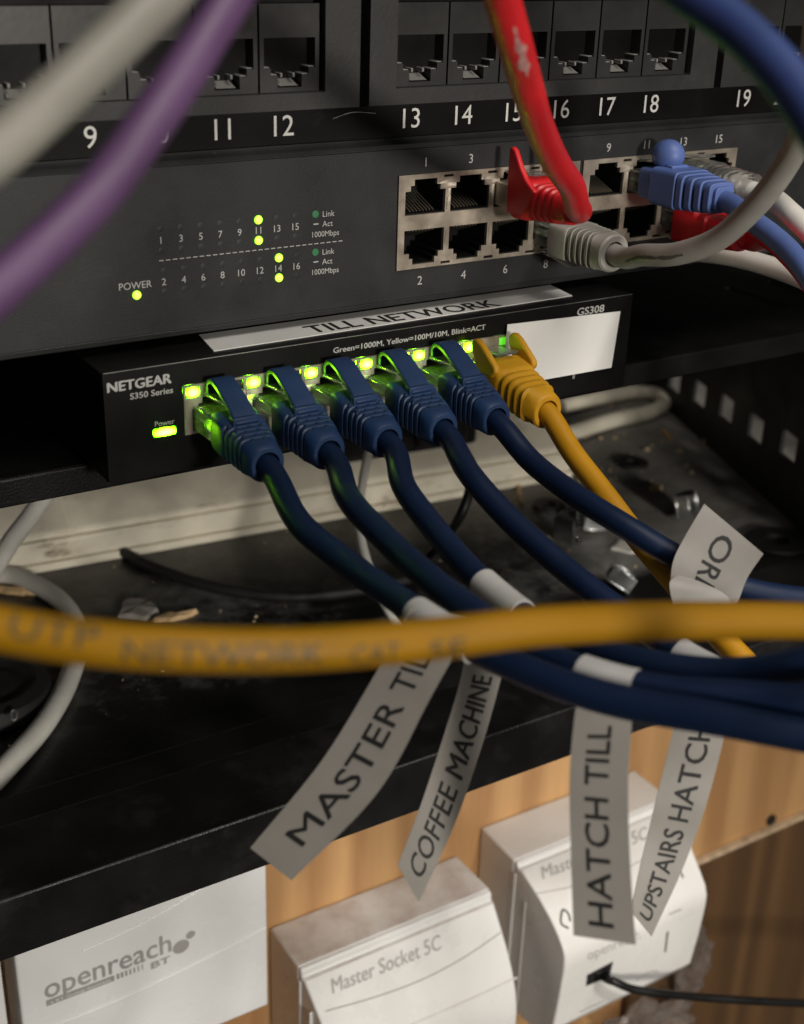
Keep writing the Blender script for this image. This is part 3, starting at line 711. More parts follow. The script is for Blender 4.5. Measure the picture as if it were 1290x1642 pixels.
for k in range(5):
    o3 = Vector((nx(k), YN-.4, -27.0))
    e = root('patch_cable', BL[k], 'network cable', o3, 'blue patch cables in the small switch')
    if first is None: blue_plug_unit(e); first = e
    else: copy_children(first, e, ('cable', 'label_wrap', 'label_flag'))
    s = o3 + Vector((0, -24.5, -3.3)); s2 = o3 + Vector((0, -31, -4.9))
    path = cable(e, [s, s2] + BP[k], 2.85, K['blue'], far='e')
    if k == 0:
        wrap(e, path, P(668, 980, 250), 17, 3.2)
        flag(e, [(402, 1360, 468, 1412, 262, 258), (515, 1222, 605, 1272, 258, 254), (600, 1085, 690, 1120, 254, 250), (640, 1010, 745, 1020, 249, 247), (658, 975, 752, 988, 246, 246)][::1],
             'MASTER TILL', .07, .68, .30, .70, rev=True, label='grey label flag printed MASTER TILL')
    if k == 1:
        wrap(e, path, P(930, 1074, 231), 10, 3.05)
        flag(e, [(920, 1500, 1020, 1515, 243, 240), (916, 1370, 1011, 1380, 241, 238), (914, 1250, 1008, 1258, 240, 237), (922, 1150, 1014, 1150, 238, 235), (935, 1080, 1015, 1092, 234, 232)],
             'HATCH TILL', .04, .71, .34, .76, rev=True, label='grey label flag printed HATCH TILL')
    if k == 2:
        wrap(e, path, P(770, 935, 271), 15, 3.25)
        flag(e, [(638, 1388, 672, 1446, 276, 277), (676, 1288, 728, 1325, 275, 276), (715, 1170, 772, 1200, 273, 273), (740, 1085, 802, 1095, 271, 270), (752, 1010, 822, 1010, 270, 267), (765, 960, 835, 975, 267, 265)],
             'COFFEE MACHINE', .035, .615, .22, .74, rev=True, bold=.0, label='narrow grey label flag printed COFFEE MACHINE')
    if k == 3:
        wrap(e, path, P(1090, 1047, 271), 11, 3.2)
        flag(e, [(1012, 1462, 1045, 1502, 277, 279), (1028, 1385, 1092, 1400, 276, 277), (1052, 1285, 1130, 1300, 275, 275), (1082, 1160, 1165, 1165, 273, 272), (1095, 1085, 1170, 1085, 270, 268)],
             'UPSTAIRS HATCH', .03, .75, .26, .70, rev=True, bold=.0, label='grey label flag printed UPSTAIRS HATCH')

# ---- short yellow cable beside the blank label
o3 = Vector((nx(5), YN-.4, -27.0))
e = root('patch_cable', 'yellow patch cable plugged beside the blank white label, flagged ORB', 'network cable', o3)
plug_parts(e, 1, 9)
secs = [(-7.2, 6.5, 4.7, 7), (-10, 6.6, 4.9, 6), (-13, 6.4, 5.0, 5)]
y = -14; wv = 6.3
for k in range(4):
    secs += [(y, wv, 5.0-.05*k, 4), (y-.6, wv-.45, 4.6, 4), (y-1.3, wv-.45, 4.55, 4), (y-1.9, wv-.05, 4.95-.05*k, 3.6)]; y -= 2.5; wv -= .3
secs += [(y, 4.9, 4.8, 2.6), (y-3.6, 4.6, 4.6, 2.2), (y-4.1, 4.2, 4.2, 2.1), (y-4.1, 3.1, 3.1, 2), (y-1, 2.9, 2.9, 2)]
MB().loft([superring(0, s[0], -.1+.19*(s[0]+7), s[1], s[2], s[3]) for s in secs]).build('boot', K['yellow_boot'], e, origin=(0, 0, 0), smooth=35)
for s in (-1, 1):
    ear = [(-14, 3), (-13.5, 4.6), (-10.5, 6.6), (-7, 8.9), (-4.8, 9.7), (-3.1, 9.4), (-2.2, 8.1), (-2.4, 6.3), (-4.2, 3.4), (-6, 1), (-12, 1)]
    MB().prism(ear, s*6.1-.95, s*6.1+.95, 'yz').build('latch_ear', K['yellow_boot'], e, origin=(0, 0, 0), bevel=.7, seg=3)
path = cable(e, [o3+Vector((0, -25, -3.7)), o3+Vector((.3, -28.5, -5.0))] + C((918, 725, 335), (972, 795, 326), (1030, 872, 317), (1092, 945, 305), (1150, 1015, 293), (1215, 1082, 285), (1290, 1150, 277), (1350, 1210, 272)), 2.8, K['yellow'], far='e')
flag(e, [(1225, 888, 1130, 808, 297, 300), (1200, 925, 1098, 862, 297, 299), (1185, 962, 1080, 900, 297, 298), (1172, 985, 1075, 940, 298, 298)], 'ORB', .10, .86, .36, .66, rev=True, name='label_flag', label='crooked grey label flag printed ORB')
flag(e, [(1088, 922, 1102, 924, 298, 298), (1074, 938, 1165, 955, 296, 296), (1085, 990, 1178, 990, 295, 295)], name='label_wrap')

# ---- red cable in port five
def straight_root(i, z, label): return Vector((sx(i), -.6, z))
o3 = Vector((sx(2), -.6, 17.2))
e = root('patch_cable', 'red patch cable rising out of the top row beside the number seven', 'network cable', o3)
plug_parts(e, 1, 12, latch=True)
MB().box(-5.9, 5.9, -9.5, 3, -3.45, 2.75).build('plug_shield', K['nickel'], e, origin=(0, 0, 0), bevel=.3)
secs = [(-7.5, 6.3, 5.2, 8), (-9, 6.5, 5.4, 8), (-13, 6.3, 5.3, 6)]
y = -14.4
for k in range(4):
    secs += [(y, 6.0-.3*k, 5.0-.2*k, 4), (y-.5, 5.5-.3*k, 4.5-.2*k, 4), (y-1.2, 5.45-.3*k, 4.4-.2*k, 4), (y-1.7, 5.9-.3*k, 4.9-.2*k, 3.6)]; y -= 2.4
secs += [(y-.4, 4.4, 4.2, 2.5), (y-2.6, 4.0, 3.9, 2.2), (y-3.2, 3.2, 3.2, 2)]
MB().loft([superring(0, s[0], -.2, s[1], s[2], s[3]) for s in secs]).build('boot', K['red'], e, origin=(0, 0, 0), smooth=35)
for s in (-1, 1):
    ear = [(-17.5, 3.0), (-13.5, 5.4), (-11, 8.0), (-8.2, 12.0), (-6.8, 12.8), (-5.7, 12.2), (-5.5, 5.0), (-5.8, -4.4), (-13, -4.4)]
    MB().prism(ear, s*5.6-.8, s*5.6+.8, 'yz').build('latch_ear', K['red'], e, origin=(0, 0, 0), bevel=.5, seg=3)
rp = cable(e, [o3+Vector((0, -24, -.2)), o3+Vector((.2, -27.5, -.3))] + C((925, 330, 321), (918, 300, 308), (893, 262, 292), (866, 205, 272), (846, 140, 252), (828, 75, 236), (812, 20, 226), (796, -40, 216)), 3.15, K['red'], step=1.2, far='e')

def scuff(e, path, px, py, d, half, spread, seed, m_, r):
    c = P(px, py, d); i0 = min(range(len(path)), key=lambda q: (path[q]-c).length); rnd = random.Random(seed); fr = frames(path); v = []; f = []
    rows = list(range(max(1, i0-half), min(len(path)-2, i0+half)+1))
    for n, i in enumerate(rows):
        p, t, a, b_ = fr[i]; view = (CAM-p); view = (view-t*view.dot(t)).normalized(); side = t.cross(view); k = math.sin(math.pi*(n+.3)/len(rows))
        lo, hi = -spread*k*rnd.uniform(.2, 1)+.2, spread*k*rnd.uniform(.2, 1)+.2
        for q in range(4): th = lo+(hi-lo)*q/3; v.append(p+(view*math.cos(th)+side*math.sin(th))*(r+.03))
    for n in range(len(rows)-1):
        for q in range(3): f.append((n*4+q, n*4+q+1, n*4+q+5, n*4+q+4))
    MB().add(v, f).build('scuff', m_, e)
_sc = mat('pale_scuff', (.52, .26, .24), .7, var=.4, vscale=500)
scuff(e, rp, 806, 84, 236, 5, .55, 4, _sc, 3.15); scuff(e, rp, 818, 62, 232, 5, .25, 9, _sc, 3.15)
# ---- grey cable in port eight (lower row, latch below)
o3 = Vector((sx(3), -.6, 4.4))
e = root('patch_cable', 'grey patch cable from the lower row curving up to the right', 'network cable', o3)
plug_parts(e, -1, 12)
secs = [(-6.5, 6.2, 4.6, 8), (-13, 6.2, 4.8, 7)]; y = -13.6
for k in range(5):
    secs += [(y, 6.0-.2*k, 4.9, 5), (y-.15, 5.1-.15*k, 4.1, 4), (y-1.2, 5.0-.15*k, 4.0, 4), (y-1.35, 5.9-.2*k, 4.9, 4)]; y -= 2.1
secs += [(y, 5.1, 5.0, 2.6), (y-2.6, 5.0, 5.0, 2.2), (y-3.1, 4.6, 4.6, 2.1), (y-3.1, 3.2, 3.2, 2), (y-.8, 3.0, 3.0, 2)]
MB().loft([superring(0, s[0], 0, s[1], s[2], s[3]) for s in secs]).build('boot', K['grey'], e, origin=(0, 0, 0), smooth=35)
path = cable(e, [o3+Vector((0, -25, -.1)), o3+Vector((.4, -31, -.3))] + C((1030, 409, 336), (1085, 407, 326), (1150, 384, 316), (1205, 337, 306), (1248, 284, 297), (1280, 228, 288), (1300, 160, 278), (1310, 60, 265)), 2.85, K['grey'], far='e')
fr_ = frames(path)
def tube_text(e, path, text, s0, h, r, ang, mat_, width=None, flip=1):
    fr = frames(path); cum = [0]
    for i in range(1, len(path)): cum.append(cum[-1]+(path[i]-path[i-1]).length)
    def fn(u, v):
        u += s0; i = max(0, min(len(path)-2, next((j-1 for j in range(1, len(cum)) if cum[j] >= u), len(path)-2))); q = (u-cum[i])/(cum[i+1]-cum[i])
        p0, t0, a0, b0 = fr[i]; p1, t1, a1, b1 = fr[i+1]; p = p0.lerp(p1, q); t = t0.lerp(t1, q).normalized()
        view = (CAM-p); view = (view-t*view.dot(t)).normalized(); side = t.cross(view) * flip
        th = v/r+ang
        return p+(view*math.cos(th)+side*math.sin(th))*(r+.05)
    b = MB(); letters(b, text, fn, h, 'l', 0, 0, width=width, sub=3); b.build('printed_lettering', mat_, e, smooth=0)
_jp = (path, e)

_dm = mat('rubbed_jacket_print', (.10, .095, .085), .6)
for k in range(9): scuff(_jp[1], _jp[0], 1000+k*11, 411-abs(k-3)*.6, 338-k*1.7, 1, .22, 30+k, _dm, 2.85)
# ---- light blue cable in port eleven, bubble over the latch
def stepped_boot(e, m_, bubble, body_w=5.9):
    b = MB().loft([superring(0, y, -.2, hw, hh, ee) for y, hw, hh, ee in ((-4, 5.9, 4.2, 8), (-9, 6.0, 4.5, 8), (-9.3, 6.5, 5.2, 8), (-19, 6.4, 5.2, 8))])
    y = -19.4
    for k in range(4):
        b.loft([superring(0, yy, -.25, 6.2-.55*k, 5.0-.3*k, ee) for yy, ee in ((y, 6), (y-2.2, 5))])
        b.loft([superring(0, yy, -.25, 4.4-.35*k, 3.8-.2*k, 4) for yy in (y+.6, y-3.4)]); y -= 3.05
    bo = b.build('boot', m_, e, origin=(0, 0, 0), bevel=.25)
    if bubble:
        c = MB().lathe([(4.3*math.cos(a), 4.3*math.sin(a)) for a in [math.radians(q) for q in range(-80, 90, 10)]], (0, -8.6, 7.6), 'z', 24)
        c.xf(lambda q: (q.x, -8.6+(q.y+8.6)*1.15, q.z))
        c.build('latch_bubble', m_, e, origin=(0, 0, 0), smooth=80)
        MB().box(-3, 3, -14, -10.5, 4.6, 5.6).build('latch_lever', m_, e, origin=(0, 0, 0), bevel=.3)
o3 = Vector((sx(5), -.6, 17.2))
e = root('patch_cable', 'light blue patch cable with a round bubble over its latch under number eleven', 'network cable', o3)
plug_parts(e, 1, 9); stepped_boot(e, K['lblue'], True)
cable(e, [o3+Vector((0, -26, -.4)), o3+Vector((.2, -33, -.8))] + C((1205, 352, 345), (1240, 378, 338), (1272, 408, 331), (1300, 446, 324), (1330, 500, 318)), 2.75, K['lblue'], far='e')
# ---- white cable with a clear boot in port thirteen
o3 = Vector((sx(6), -.6, 17.4))
e = root('patch_cable', 'white patch cable with a ribbed transparent boot under number thirteen', 'network cable', o3)
plug_parts(e, 1, 9); 
secs = [(-3, 6.0, 4.6, 6), (-12, 6.2, 4.8, 6)]; y = -12.4
for k in range(7): secs += [(y, 6.0-.2*k, 4.9-.1*k, 3), (y-1.0, 6.1-.2*k, 5.0-.1*k, 3), (y-1.4, 5.2-.2*k, 4.2-.1*k, 3), (y-2.0, 5.2-.2*k, 4.2-.1*k, 3)]; y -= 2.3
MB().loft([superring(0, s[0], 0, s[1], s[2], s[3]) for s in secs]).build('boot', K['clear_boot'], e, origin=(0, 0, 0), smooth=35)
cable(e, [o3+Vector((0, -20, 0)), o3+Vector((0, -27, -.3)), o3+Vector((.5, -35, -.8))] + C((1268, 342, 350), (1305, 378, 345), (1350, 440, 340)), 2.95, K['white'], far='e')
# ---- second red plug in the lower row, cable leaving behind
o3 = Vector((sx(6), -.6, 4.4))
e = root('patch_cable', 'red booted plug low in the shade behind the light blue cable', 'network cable', o3)
plug_parts(e, -1, 10)
MB().loft([superring(0, s[0], -.1, s[1], s[2], s[3]) for s in ((-5, 6.2, 5.2, 8), (-13, 6.2, 5.2, 7), (-14, 5.6, 4.7, 5), (-17, 5.7, 4.8, 5), (-17.5, 5.2, 4.3, 4), (-21, 5.2, 4.4, 4), (-27, 4.0, 4.0, 2.5), (-27.5, 3, 3, 2))]).build('boot', K['red'], e, origin=(0, 0, 0), smooth=35)
cable(e, [o3+Vector((0, -25, -.2)), o3+Vector((1.2, -30, -.6))] + C((1238, 384, 350), (1272, 414, 343), (1302, 452, 336), (1332, 505, 330)), 2.9, K['red'], far='e')
# ---- white cable lying in the shade on the shelf
e = root('loose_cable', 'white cable lying in the shade on the shelf at the right', 'cable', P(1200, 420, z=-38.5))
cable(e, C((1040, 402, 412), (1110, 403, 400), (1180, 412, 388), (1250, 432, 377), (1300, 452, 369), (1360, 486, 360)), 2.9, K['white'], far='e')

# ---- foreground cables
e = root('foreground_cable', 'thick beige grey cable crossing the top left corner near the lens', 'cable', P(120, 150, 140))
cable(e, C((-100, 308, 137), (0, 236, 141), (85, 160, 144), (162, 88, 147), (243, 8, 150), (320, -70, 154)), 3.0, K['warmgrey'], seg=28, far='se')
e = root('foreground_cable', 'purple cable hanging diagonally beside the beige grey one', 'cable', P(200, 260, 170))
cable(e, C((-90, 545, 139), (-30, 485, 142), (70, 396, 146), (165, 300, 150), (228, 215, 152), (292, 120, 155), (352, 22, 159), (410, -70, 163)), 2.75, K['purple'], seg=28, far='se')
e = root('foreground_cable', 'royal blue cable sweeping down across the top right corner', 'cable', P(1200, 90, 170))
cable(e, C((1040, -60, 180), (1110, -8, 176), (1190, 52, 171), (1260, 125, 166), (1320, 215, 161), (1370, 310, 157)), 2.95, K['navy'], seg=28, far='se')
e = root('foreground_cable', 'yellow printed network cable sagging across the whole foreground', 'cable', P(600, 1030, 140))
path = cable(e, C((-160, 978, 151), (-40, 1000, 152), (80, 1022, 153), (200, 1036, 154), (330, 1042, 156), (470, 1042, 160), (600, 1034, 165), (720, 1022, 170), (850, 1006, 175), (980, 998, 181), (1120, 995, 187), (1290, 996, 194), (1450, 1005, 200)), 2.75, K['yellow_shaded'], seg=28, far='se')
_ym = mat('faded_jacket_print', (.045, .035, .012), .6)
def yt(text, px, py, d, h, ang, width):
    c = P(px, py, d); i = min(range(len(path)), key=lambda q: (path[q]-c).length); s0 = sum((path[j+1]-path[j]).length for j in range(i))
    tube_text(e, path, text, s0, h, 2.75, ang, _ym, width=width, flip=-1)
yt('UTP', 30, 1015, 153, 3.2, .3, 10); yt('NETWORK', 200, 1036, 154, 3.0, -.2, 23); yt('CAT', 540, 1038, 162, 2.6, -.4, 6.6); yt('5E', 672, 1028, 168, 2.6, -.5, 5.4)

# ------------------------------------------------------------------ white power strip and the cords on the tray
FL = -164.6
st = root('power_strip', 'dirty yellowed white power strip lying across the tray floor', 'power strip', (60, 190, FL))
A = Vector((-140, 198.5, 0)); B = Vector((206, 167, 0)); ux = (B-A).normalized(); uy = Vector((-ux.y, ux.x, 0))
def strip_box(mb, a, b_, y0, y1, z0, z1):
    n0 = len(mb.v); mb.box(a, b_, y0, y1, z0, z1); mb.v[n0:] = [Vector((A.x, A.y, 0))+ux*q.x+uy*q.y+Vector((0, 0, q.z)) for q in mb.v[n0:]]
LS = (B-A).length
b = MB(); strip_box(b, 0, LS, 0, 58, FL, FL+3.6); b.build('base', K['oldwhite'], st, bevel=.8)
def strip_prism(prof, a, b_):
    mb = MB().prism(prof, a, b_, 'yz'); mb.v = [Vector((A.x, A.y, 0))+ux*q.x+uy*q.y+Vector((0, 0, q.z)) for q in mb.v]; return mb
strip_prism([(.9, FL+3.9), (.9, FL+13.2), (56.5, FL+13.2), (56.5, FL+3.9)], 0, LS-1).build('body', K['oldwhite'], st, bevel=.9, seg=3)
strip_prism([(1.6, FL+13.4), (2.4, FL+16), (23, FL+27.5), (54, FL+29), (54, FL+13.4)], 0, LS-4).build('lid', K['oldwhite'], st, bevel=1.4, seg=3)
for q in (104, 216): strip_prism([(2.2, FL+16.2), (23, FL+27.8), (23, FL+26), (2.4, FL+15)], q, q+.9).build('divider', K['oldwhite'], st, bevel=.15)
cs = A+ux*(LS-3)+uy*30+Vector((0, 0, FL+9))
path = cable(st, [cs, cs+ux*8] + [P(990, 672, z=FL+5), P(1040, 662, z=FL+4.2), P(1066, 645, z=FL+4.2), P(1052, 632, z=FL+4.2), P(1015, 630, z=FL+4.2), P(960, 640, z=FL+4.2), P(900, 652, z=FL+5)], 4.2, K['oldwhite'], name='power_cord')
# plugs standing in the strip
for nm, a0, a1, lab in (('power_adapter', 217, 251, 'black power adapter plugged into the strip under the first blue plugs'), ('power_adapter', 258, 300, 'black power adapter plugged into the strip under the fourth blue plug')):
    e = root(nm, lab, 'power adapter', A+ux*(a0+20)+uy*25+Vector((0, 0, FL+30)), 'black power adapters in the strip')
    b = MB(); strip_box(b, a0, a1, 12, 52, FL+19, FL+72); b.build('body', K['black'], e, bevel=3, seg=3)
    b = MB(); strip_box(b, a0+8, a1-8, 8, 12.5, FL+24, FL+38); b.build('cord_grip', K['black'], e, bevel=1.5)
    o_ = A+ux*((a0+a1)/2)+uy*9+Vector((0, 0, FL+33))
    if a0 > 255: cable(e, [o_, o_+Vector((0, -6, -2)), P(757, 770, 505), P(742, 820, 500), P(715, 862, 510), P(690, 890, z=FL+3)], 1.9, K['black'], name='cord')
e = root('floor_cord', 'black cord curving over the dusty tray floor in front of the strip', 'cord', P(400, 930, z=FL))
cable(e, [P(150, 845, z=FL+2.4), P(190, 880, z=FL+2.4), P(260, 915, z=FL+2.4), P(360, 945, z=FL+2.4), P(470, 957, z=FL+2.4), P(590, 945, z=FL+2.4), P(700, 915, z=FL+2.4)], 2.3, K['rubber'])
e = root('floor_cord', 'white cord looping on the tray floor at the far left', 'cord', P(110, 1050, z=FL))
cable(e, [P(-60, 930, z=FL+3.6), P(10, 922, z=FL+3.6), P(62, 940, z=FL+3.6), P(105, 972, z=FL+3.6), P(125, 1020, z=FL+3.6), P(112, 1085, z=FL+3.6), P(75, 1155, z=FL+3.6), P(25, 1215, z=FL+3.6), P(-40, 1275, z=FL+3.6), P(-120, 1300, z=FL+3.6), P(-260, 1310, z=FL+3.6)], 3.6, K['white'])
e = root('hanging_cord', 'white cord hanging in front of the strip at the far left', 'cord', P(20, 850, 440))
cable(e, C((120, 720, 500), (82, 778, 492), (50, 826, 484), (18, 868, 476), (-20, 930, 468), (-60, 1000, 462)), 3.4, K['white'], far='e')
e = root('hanging_cord', 'thin white cord hanging between the second and third blue cables', 'cord', P(585, 850, 470))
cable(e, C((600, 690, 520), (588, 740, 512), (578, 800, 500), (577, 850, 492), (590, 905, 480), (612, 958, 470), (640, 1010, 462), (675, 1075, 455)), 1.75, K['white'])
e = root('rubber_foot', 'round black rubber foot at the left edge of the tray floor', 'rubber foot', P(-15, 1130, z=FL))
MB().lathe([(19, 0), (21, 2), (20, 8), (16, 9.5), (14, 8), (11, 7.5), (9, 8.5), (4, 8.8), (.3, 8.6)], P(-15, 1130, z=FL), 'z', 40).build('pad', K['rubber'], e, smooth=50)
tag(MB().tube([P(22+8*math.cos(a)*.6, 1147+8*math.sin(a), z=FL+9.6) for a in [q*math.pi/8 for q in range(17)]], .35, 8).build('wire_ring', K['print_dim']), 'tiny grey wire ring lying on the black rubber foot', 'ring')

# ------------------------------------------------------------------ loose bits on the tray floor
def washer(px, py, label, r=8):
    c = P(px, py, z=FL+1); e = MB().lathe([(r*.42, 0), (r, 0), (r, 1.0), (r*.85, 1.6), (r*.5, 1.6), (r*.42, 1.0)], (c.x, c.y, FL+.05), 'z', 30)
    # bore
    o = e.build('washer', K['rubber'], origin=(c.x, c.y, FL), smooth=35); tag(o, label, 'washer'); return o
def ringwasher(px, py, label, r=8, r2=3.2):
    c = P(px, py, z=FL+1); mb = MB(); n = 30; rings = []
    for k in range(n):
        a = 2*math.pi*k/n; d = Vector((math.cos(a), math.sin(a), 0))
        rings.append([c+d*r2+Vector((0, 0, -.9)), c+d*r+Vector((0, 0, -.9)), c+d*r+Vector((0, 0, .4)), c+d*(r-.6)+Vector((0, 0, .9)), c+d*(r2+.6)+Vector((0, 0, .9)), c+d*r2+Vector((0, 0, .4))])
    rings.append(rings[0]); mb.loft(rings, cap=False)
    return tag(mb.build('washer', K['rubber'], origin=(c.x, c.y, FL), smooth=30), label, 'washer')
ringwasher(1015, 742, 'black rubber washer in the open on the dusty floor')
ringwasher(880, 810, 'black washer in the shade beside the yellow cable', 7.5)
ringwasher(1248, 868, 'large black washer near the right front of the tray', 14, 5)
def cage_nut(px, py, label, rx, ry, rz, lift=6):
    c = P(px, py, z=FL+lift); e = root('cage_nut', label, 'cage nut', c, 'zinc cage nuts loose on the tray')
    M_ = Matrix.Rotation(rz, 4, 'Z') @ Matrix.Rotation(ry, 4, 'Y') @ Matrix.Rotation(rx, 4, 'X')
    def put(mb, nm, bev): mb.v = [c+(M_ @ q) for q in mb.v]; mb.build(nm, K['zinc'], e, bevel=bev)
    b = MB().box(-5.5, 5.5, -5.5, 5.5, -.5, .2).box(-5.5, -5.0, -5.5, 5.5, .2, 6).box(5.0, 5.5, -5.5, 5.5, .2, 6)
    b.box(-7.5, -5.0, -2.5, 2.5, 6, 6.5).box(5.0, 7.5, -2.5, 2.5, 6, 6.5)
    put(b, 'cage', .3)
    h = [(4.6*math.cos(q*math.pi/4+.39), 4.6*math.sin(q*math.pi/4+.39)) for q in range(8)]; hi_ = [(2.5*math.cos(q*math.pi/12), 2.5*math.sin(q*math.pi/12)) for q in range(24)]
    v, f = curve_mesh([h, hi_], 4); n = MB(); n.add([Vector((q.x, q.y, q.z+3)) for q in v], f); put(n, 'nut', .25)
cage_nut(1092, 810, 'zinc cage nut standing on its side with its thread facing out', 1.25, .1, .5, 6.5)
cage_nut(905, 850, 'zinc cage nut between the fourth blue and fifth blue cables', .1, 1.5, .35, 6)
cage_nut(990, 936, 'zinc cage nut partly behind the foreground yellow cable', .5, .3, .9, 5)
cage_nut(948, 842, 'zinc cage nut lying just under the fifth blue cable', .15, .0, 1.2, 2)
def flake(px, py, label, w_, h_, th, m_, name, cat, rot, seed, n=14, group=None):
    random.seed(seed); c = P(px, py, z=FL); pts = []
    for k in range(n):
        a = 2*math.pi*k/n; r = random.uniform(.72, 1.1); x, y = w_*r*math.cos(a), h_*r*math.sin(a)
        pts.append(Vector((x*math.cos(rot)-y*math.sin(rot), x*math.sin(rot)+y*math.cos(rot), 0)))
    top = [c+q*.9+Vector((0, 0, th*random.uniform(.7, 1.3))) for q in pts]; bot = [c+q+Vector((0, 0, .05)) for q in pts]
    mb = MB(); mb.v = bot+top+[c+Vector((0, 0, th*1.25))]
    mb.f = [tuple(reversed(range(n)))] + [(k, (k+1) % n, n+(k+1) % n, n+k) for k in range(n)] + [(n+k, n+(k+1) % n, 2*n) for k in range(n)]
    return tag(mb.build(name, m_, origin=(c.x, c.y, FL), smooth=0), label, cat, group)
flake(220, 980, 'rounded grey flake on the floor above the foreground yellow cable', 8.5, 8.5, 2.0, K['foam'], 'debris_flake', 'debris', .2, 3)
flake(280, 992, 'pale splintered wood chip beside the rounded grey flake', 9.5, 2.6, 1.8, K['chip'], 'wood_chip', 'debris', -.15, 8, 18)
flake(20, 950, 'pale wood splinter at the left edge below the strip', 10, 2.4, 2.0, K['chip'], 'wood_chip', 'debris', -.7, 12, 18)
flake(1018, 878, 'torn scrap of dirty white paper behind the yellow cable', 11, 6.5, .8, K['dirtywhite'], 'paper_scrap', 'scrap', -.6, 5)
flake(1070, 700, 'small orange splinter of wood beside the looped white cord', 9, 2.0, 2, K['chip'], 'wood_chip', 'debris', 1.2, 21, 16)
flake(1138, 708, 'broken crumb of wood near the perforated side panel', 6, 3, 2, K['chip'], 'wood_chip', 'debris', .2, 22, 16)
flake(1052, 785, 'pale chip beside the upright cage nut', 4.2, 3.0, 2, K['crumb'], 'wood_chip', 'debris', .2, 23, 12)
tag(MB().tube(spline([P(832, 772, z=FL+.8), P(833, 790, z=FL+.8), P(837, 806, z=FL+.8)], 2), [1.0]*0 or 1.1, 8).build('wooden_stick', K['chip'], origin=P(833, 790, z=FL)), 'short wooden stick end below the right end of the strip', 'stick')
random.seed(11); b = MB()
def crumb(c, r):
    n0 = len(b.v); ring = [c+Vector((r*random.uniform(.5, 1.2)*math.cos(a), r*random.uniform(.5, 1.2)*math.sin(a), 0)) for a in [q*1.2566 for q in range(5)]]
    b.add(ring+[c+Vector((0, 0, r*.9))], [(0, 1, 5), (1, 2, 5), (2, 3, 5), (3, 4, 5), (4, 0, 5), (4, 3, 2, 1, 0)])
for _ in range(230):
    crumb(Vector((random.uniform(-110, 258), 75+220*random.random()**1.3, FL+.02)), .22+.8*random.random()**4)
for _ in range(90):
    crumb(Vector((random.gauss(235, 30), random.gauss(165, 35), FL+.02)), .25+1.2*random.random()**4)
for (px, py, r) in ((880, 705, 2.6), (940, 700, 2.2), (980, 650, 2.4), (1000, 655, 1.8), (1038, 722, 2.2), (1045, 715, 1.6), (1090, 724, 2.4), (1110, 758, 1.5), (1102, 747, 1.3), (1160, 718, 1.5), (930, 770, 1.6)):
    crumb(P(px, py, z=FL+.02), r)
tag(b.build('crumb_debris', K['crumb'], smooth=0), 'scattered pale crumbs and grit on the dusty tray floor', 'debris', kind='stuff')

# ------------------------------------------------------------------ sockets on the wall
def profile_solid(prof, x0, x1, taper=0.):
    """prof in (y, z); closed solid between x0 and x1"""
    return MB().prism(prof, x0, x1, 'yz')
def surf(prof):
    cum = [0]
    for a, c in zip(prof, prof[1:]): cum.append(cum[-1]+math.hypot(c[0]-a[0], c[1]-a[1]))
    def f(x, s):
        s = max(0, min(cum[-1]-1e-6, s)); i = max(j for j in range(len(cum)-1) if cum[j] <= s); q = (s-cum[i])/(cum[i+1]-cum[i])
        y = prof[i][0]+(prof[i+1][0]-prof[i][0])*q; z = prof[i][1]+(prof[i+1][1]-prof[i][1])*q
        t = Vector((0, prof[i+1][0]-prof[i][0], prof[i+1][1]-prof[i][1])).normalized(); n = Vector((0, t.z, -t.y))
        if n.y > 0: n = -n
        return Vector((x, y, z)), n
    return f, cum
def line_on(mb, f, pts, r, lift=.0):
    path = []
    for x, s in pts: p, n = f(x, s); path.append(p+n*lift)
    mb.tube(spline(path, 1.2), r, 8)
# left: flat faced square socket
s1 = root('phone_socket', 'flat white wall socket at lower left with the openreach wording', 'telephone socket', (-68, YW, -240))
MB().box(-111, -24.4, 38, 55, -277, -190).build('face_plate', K['socket_clean'], s1, bevel=.8, seg=3)
MB().box(-109, -26.2, 55.1, YW-.1, -275.4, -191).build('back_box', K['socket_clean'], s1, bevel=.8)
b = MB(); fp = lambda u, v: Vector((u, 37.85, v))
letters(b, 'openreach', fp, 8.4, 'c', -81.6, -231.0, width=43.0, bold=.12)
b.add([fp(u, v) for u, v in ((-103.0, -238.4), (-80.2, -238.5), (-80.2, -236.2), (-103.0, -236.0))], [(0, 1, 2, 3)])
for k in range(7): b.add([fp(u, v) for u, v in ((-79.4+k*1.45, -238.4), (-78.5+k*1.45-.08*k, -238.4), (-78.5+k*1.45-.08*k, -236.2), (-79.4+k*1.45, -236.2))], [(0, 1, 2, 3)])
letters(b, 'BT', fp, 2.8, 'c', -64.0, -238.2, width=6.6, bold=.2)
for qi, (cx, cz, a, c, rt) in enumerate(((-56.6, -234.9, 3.0, 2.7, .2), (-53.0, -231.4, 1.7, 1.5, .3))):
    b.add([Vector((0, -.02*qi-.02, 0))+fp(cx+a*math.cos(q)*math.cos(rt)-c*math.sin(q)*math.sin(rt), cz+a*math.cos(q)*math.sin(rt)+c*math.sin(q)*math.cos(rt)) for q in [k*math.pi/10 for k in range(20)]], [tuple(range(20))])
b.build('face_lettering', K['socket_print'], s1, smooth=0)
b = MB(); letters(b, 'a BT Group business', lambda u, v: Vector((u, 37.78, v)), 1.2, 'c', -91.6, -237.3, width=20); b.build('small_lettering', K['socket_clean'], s1, smooth=0)
b = MB(); b.tube(spline([Vector((x, 37.95, z)) for x, z in ((-109.6, -247.2), (-92, -247.6), (-74, -246.9), (-56, -245.2), (-40, -243.2), (-25, -240.8))], 1), .5, 16)
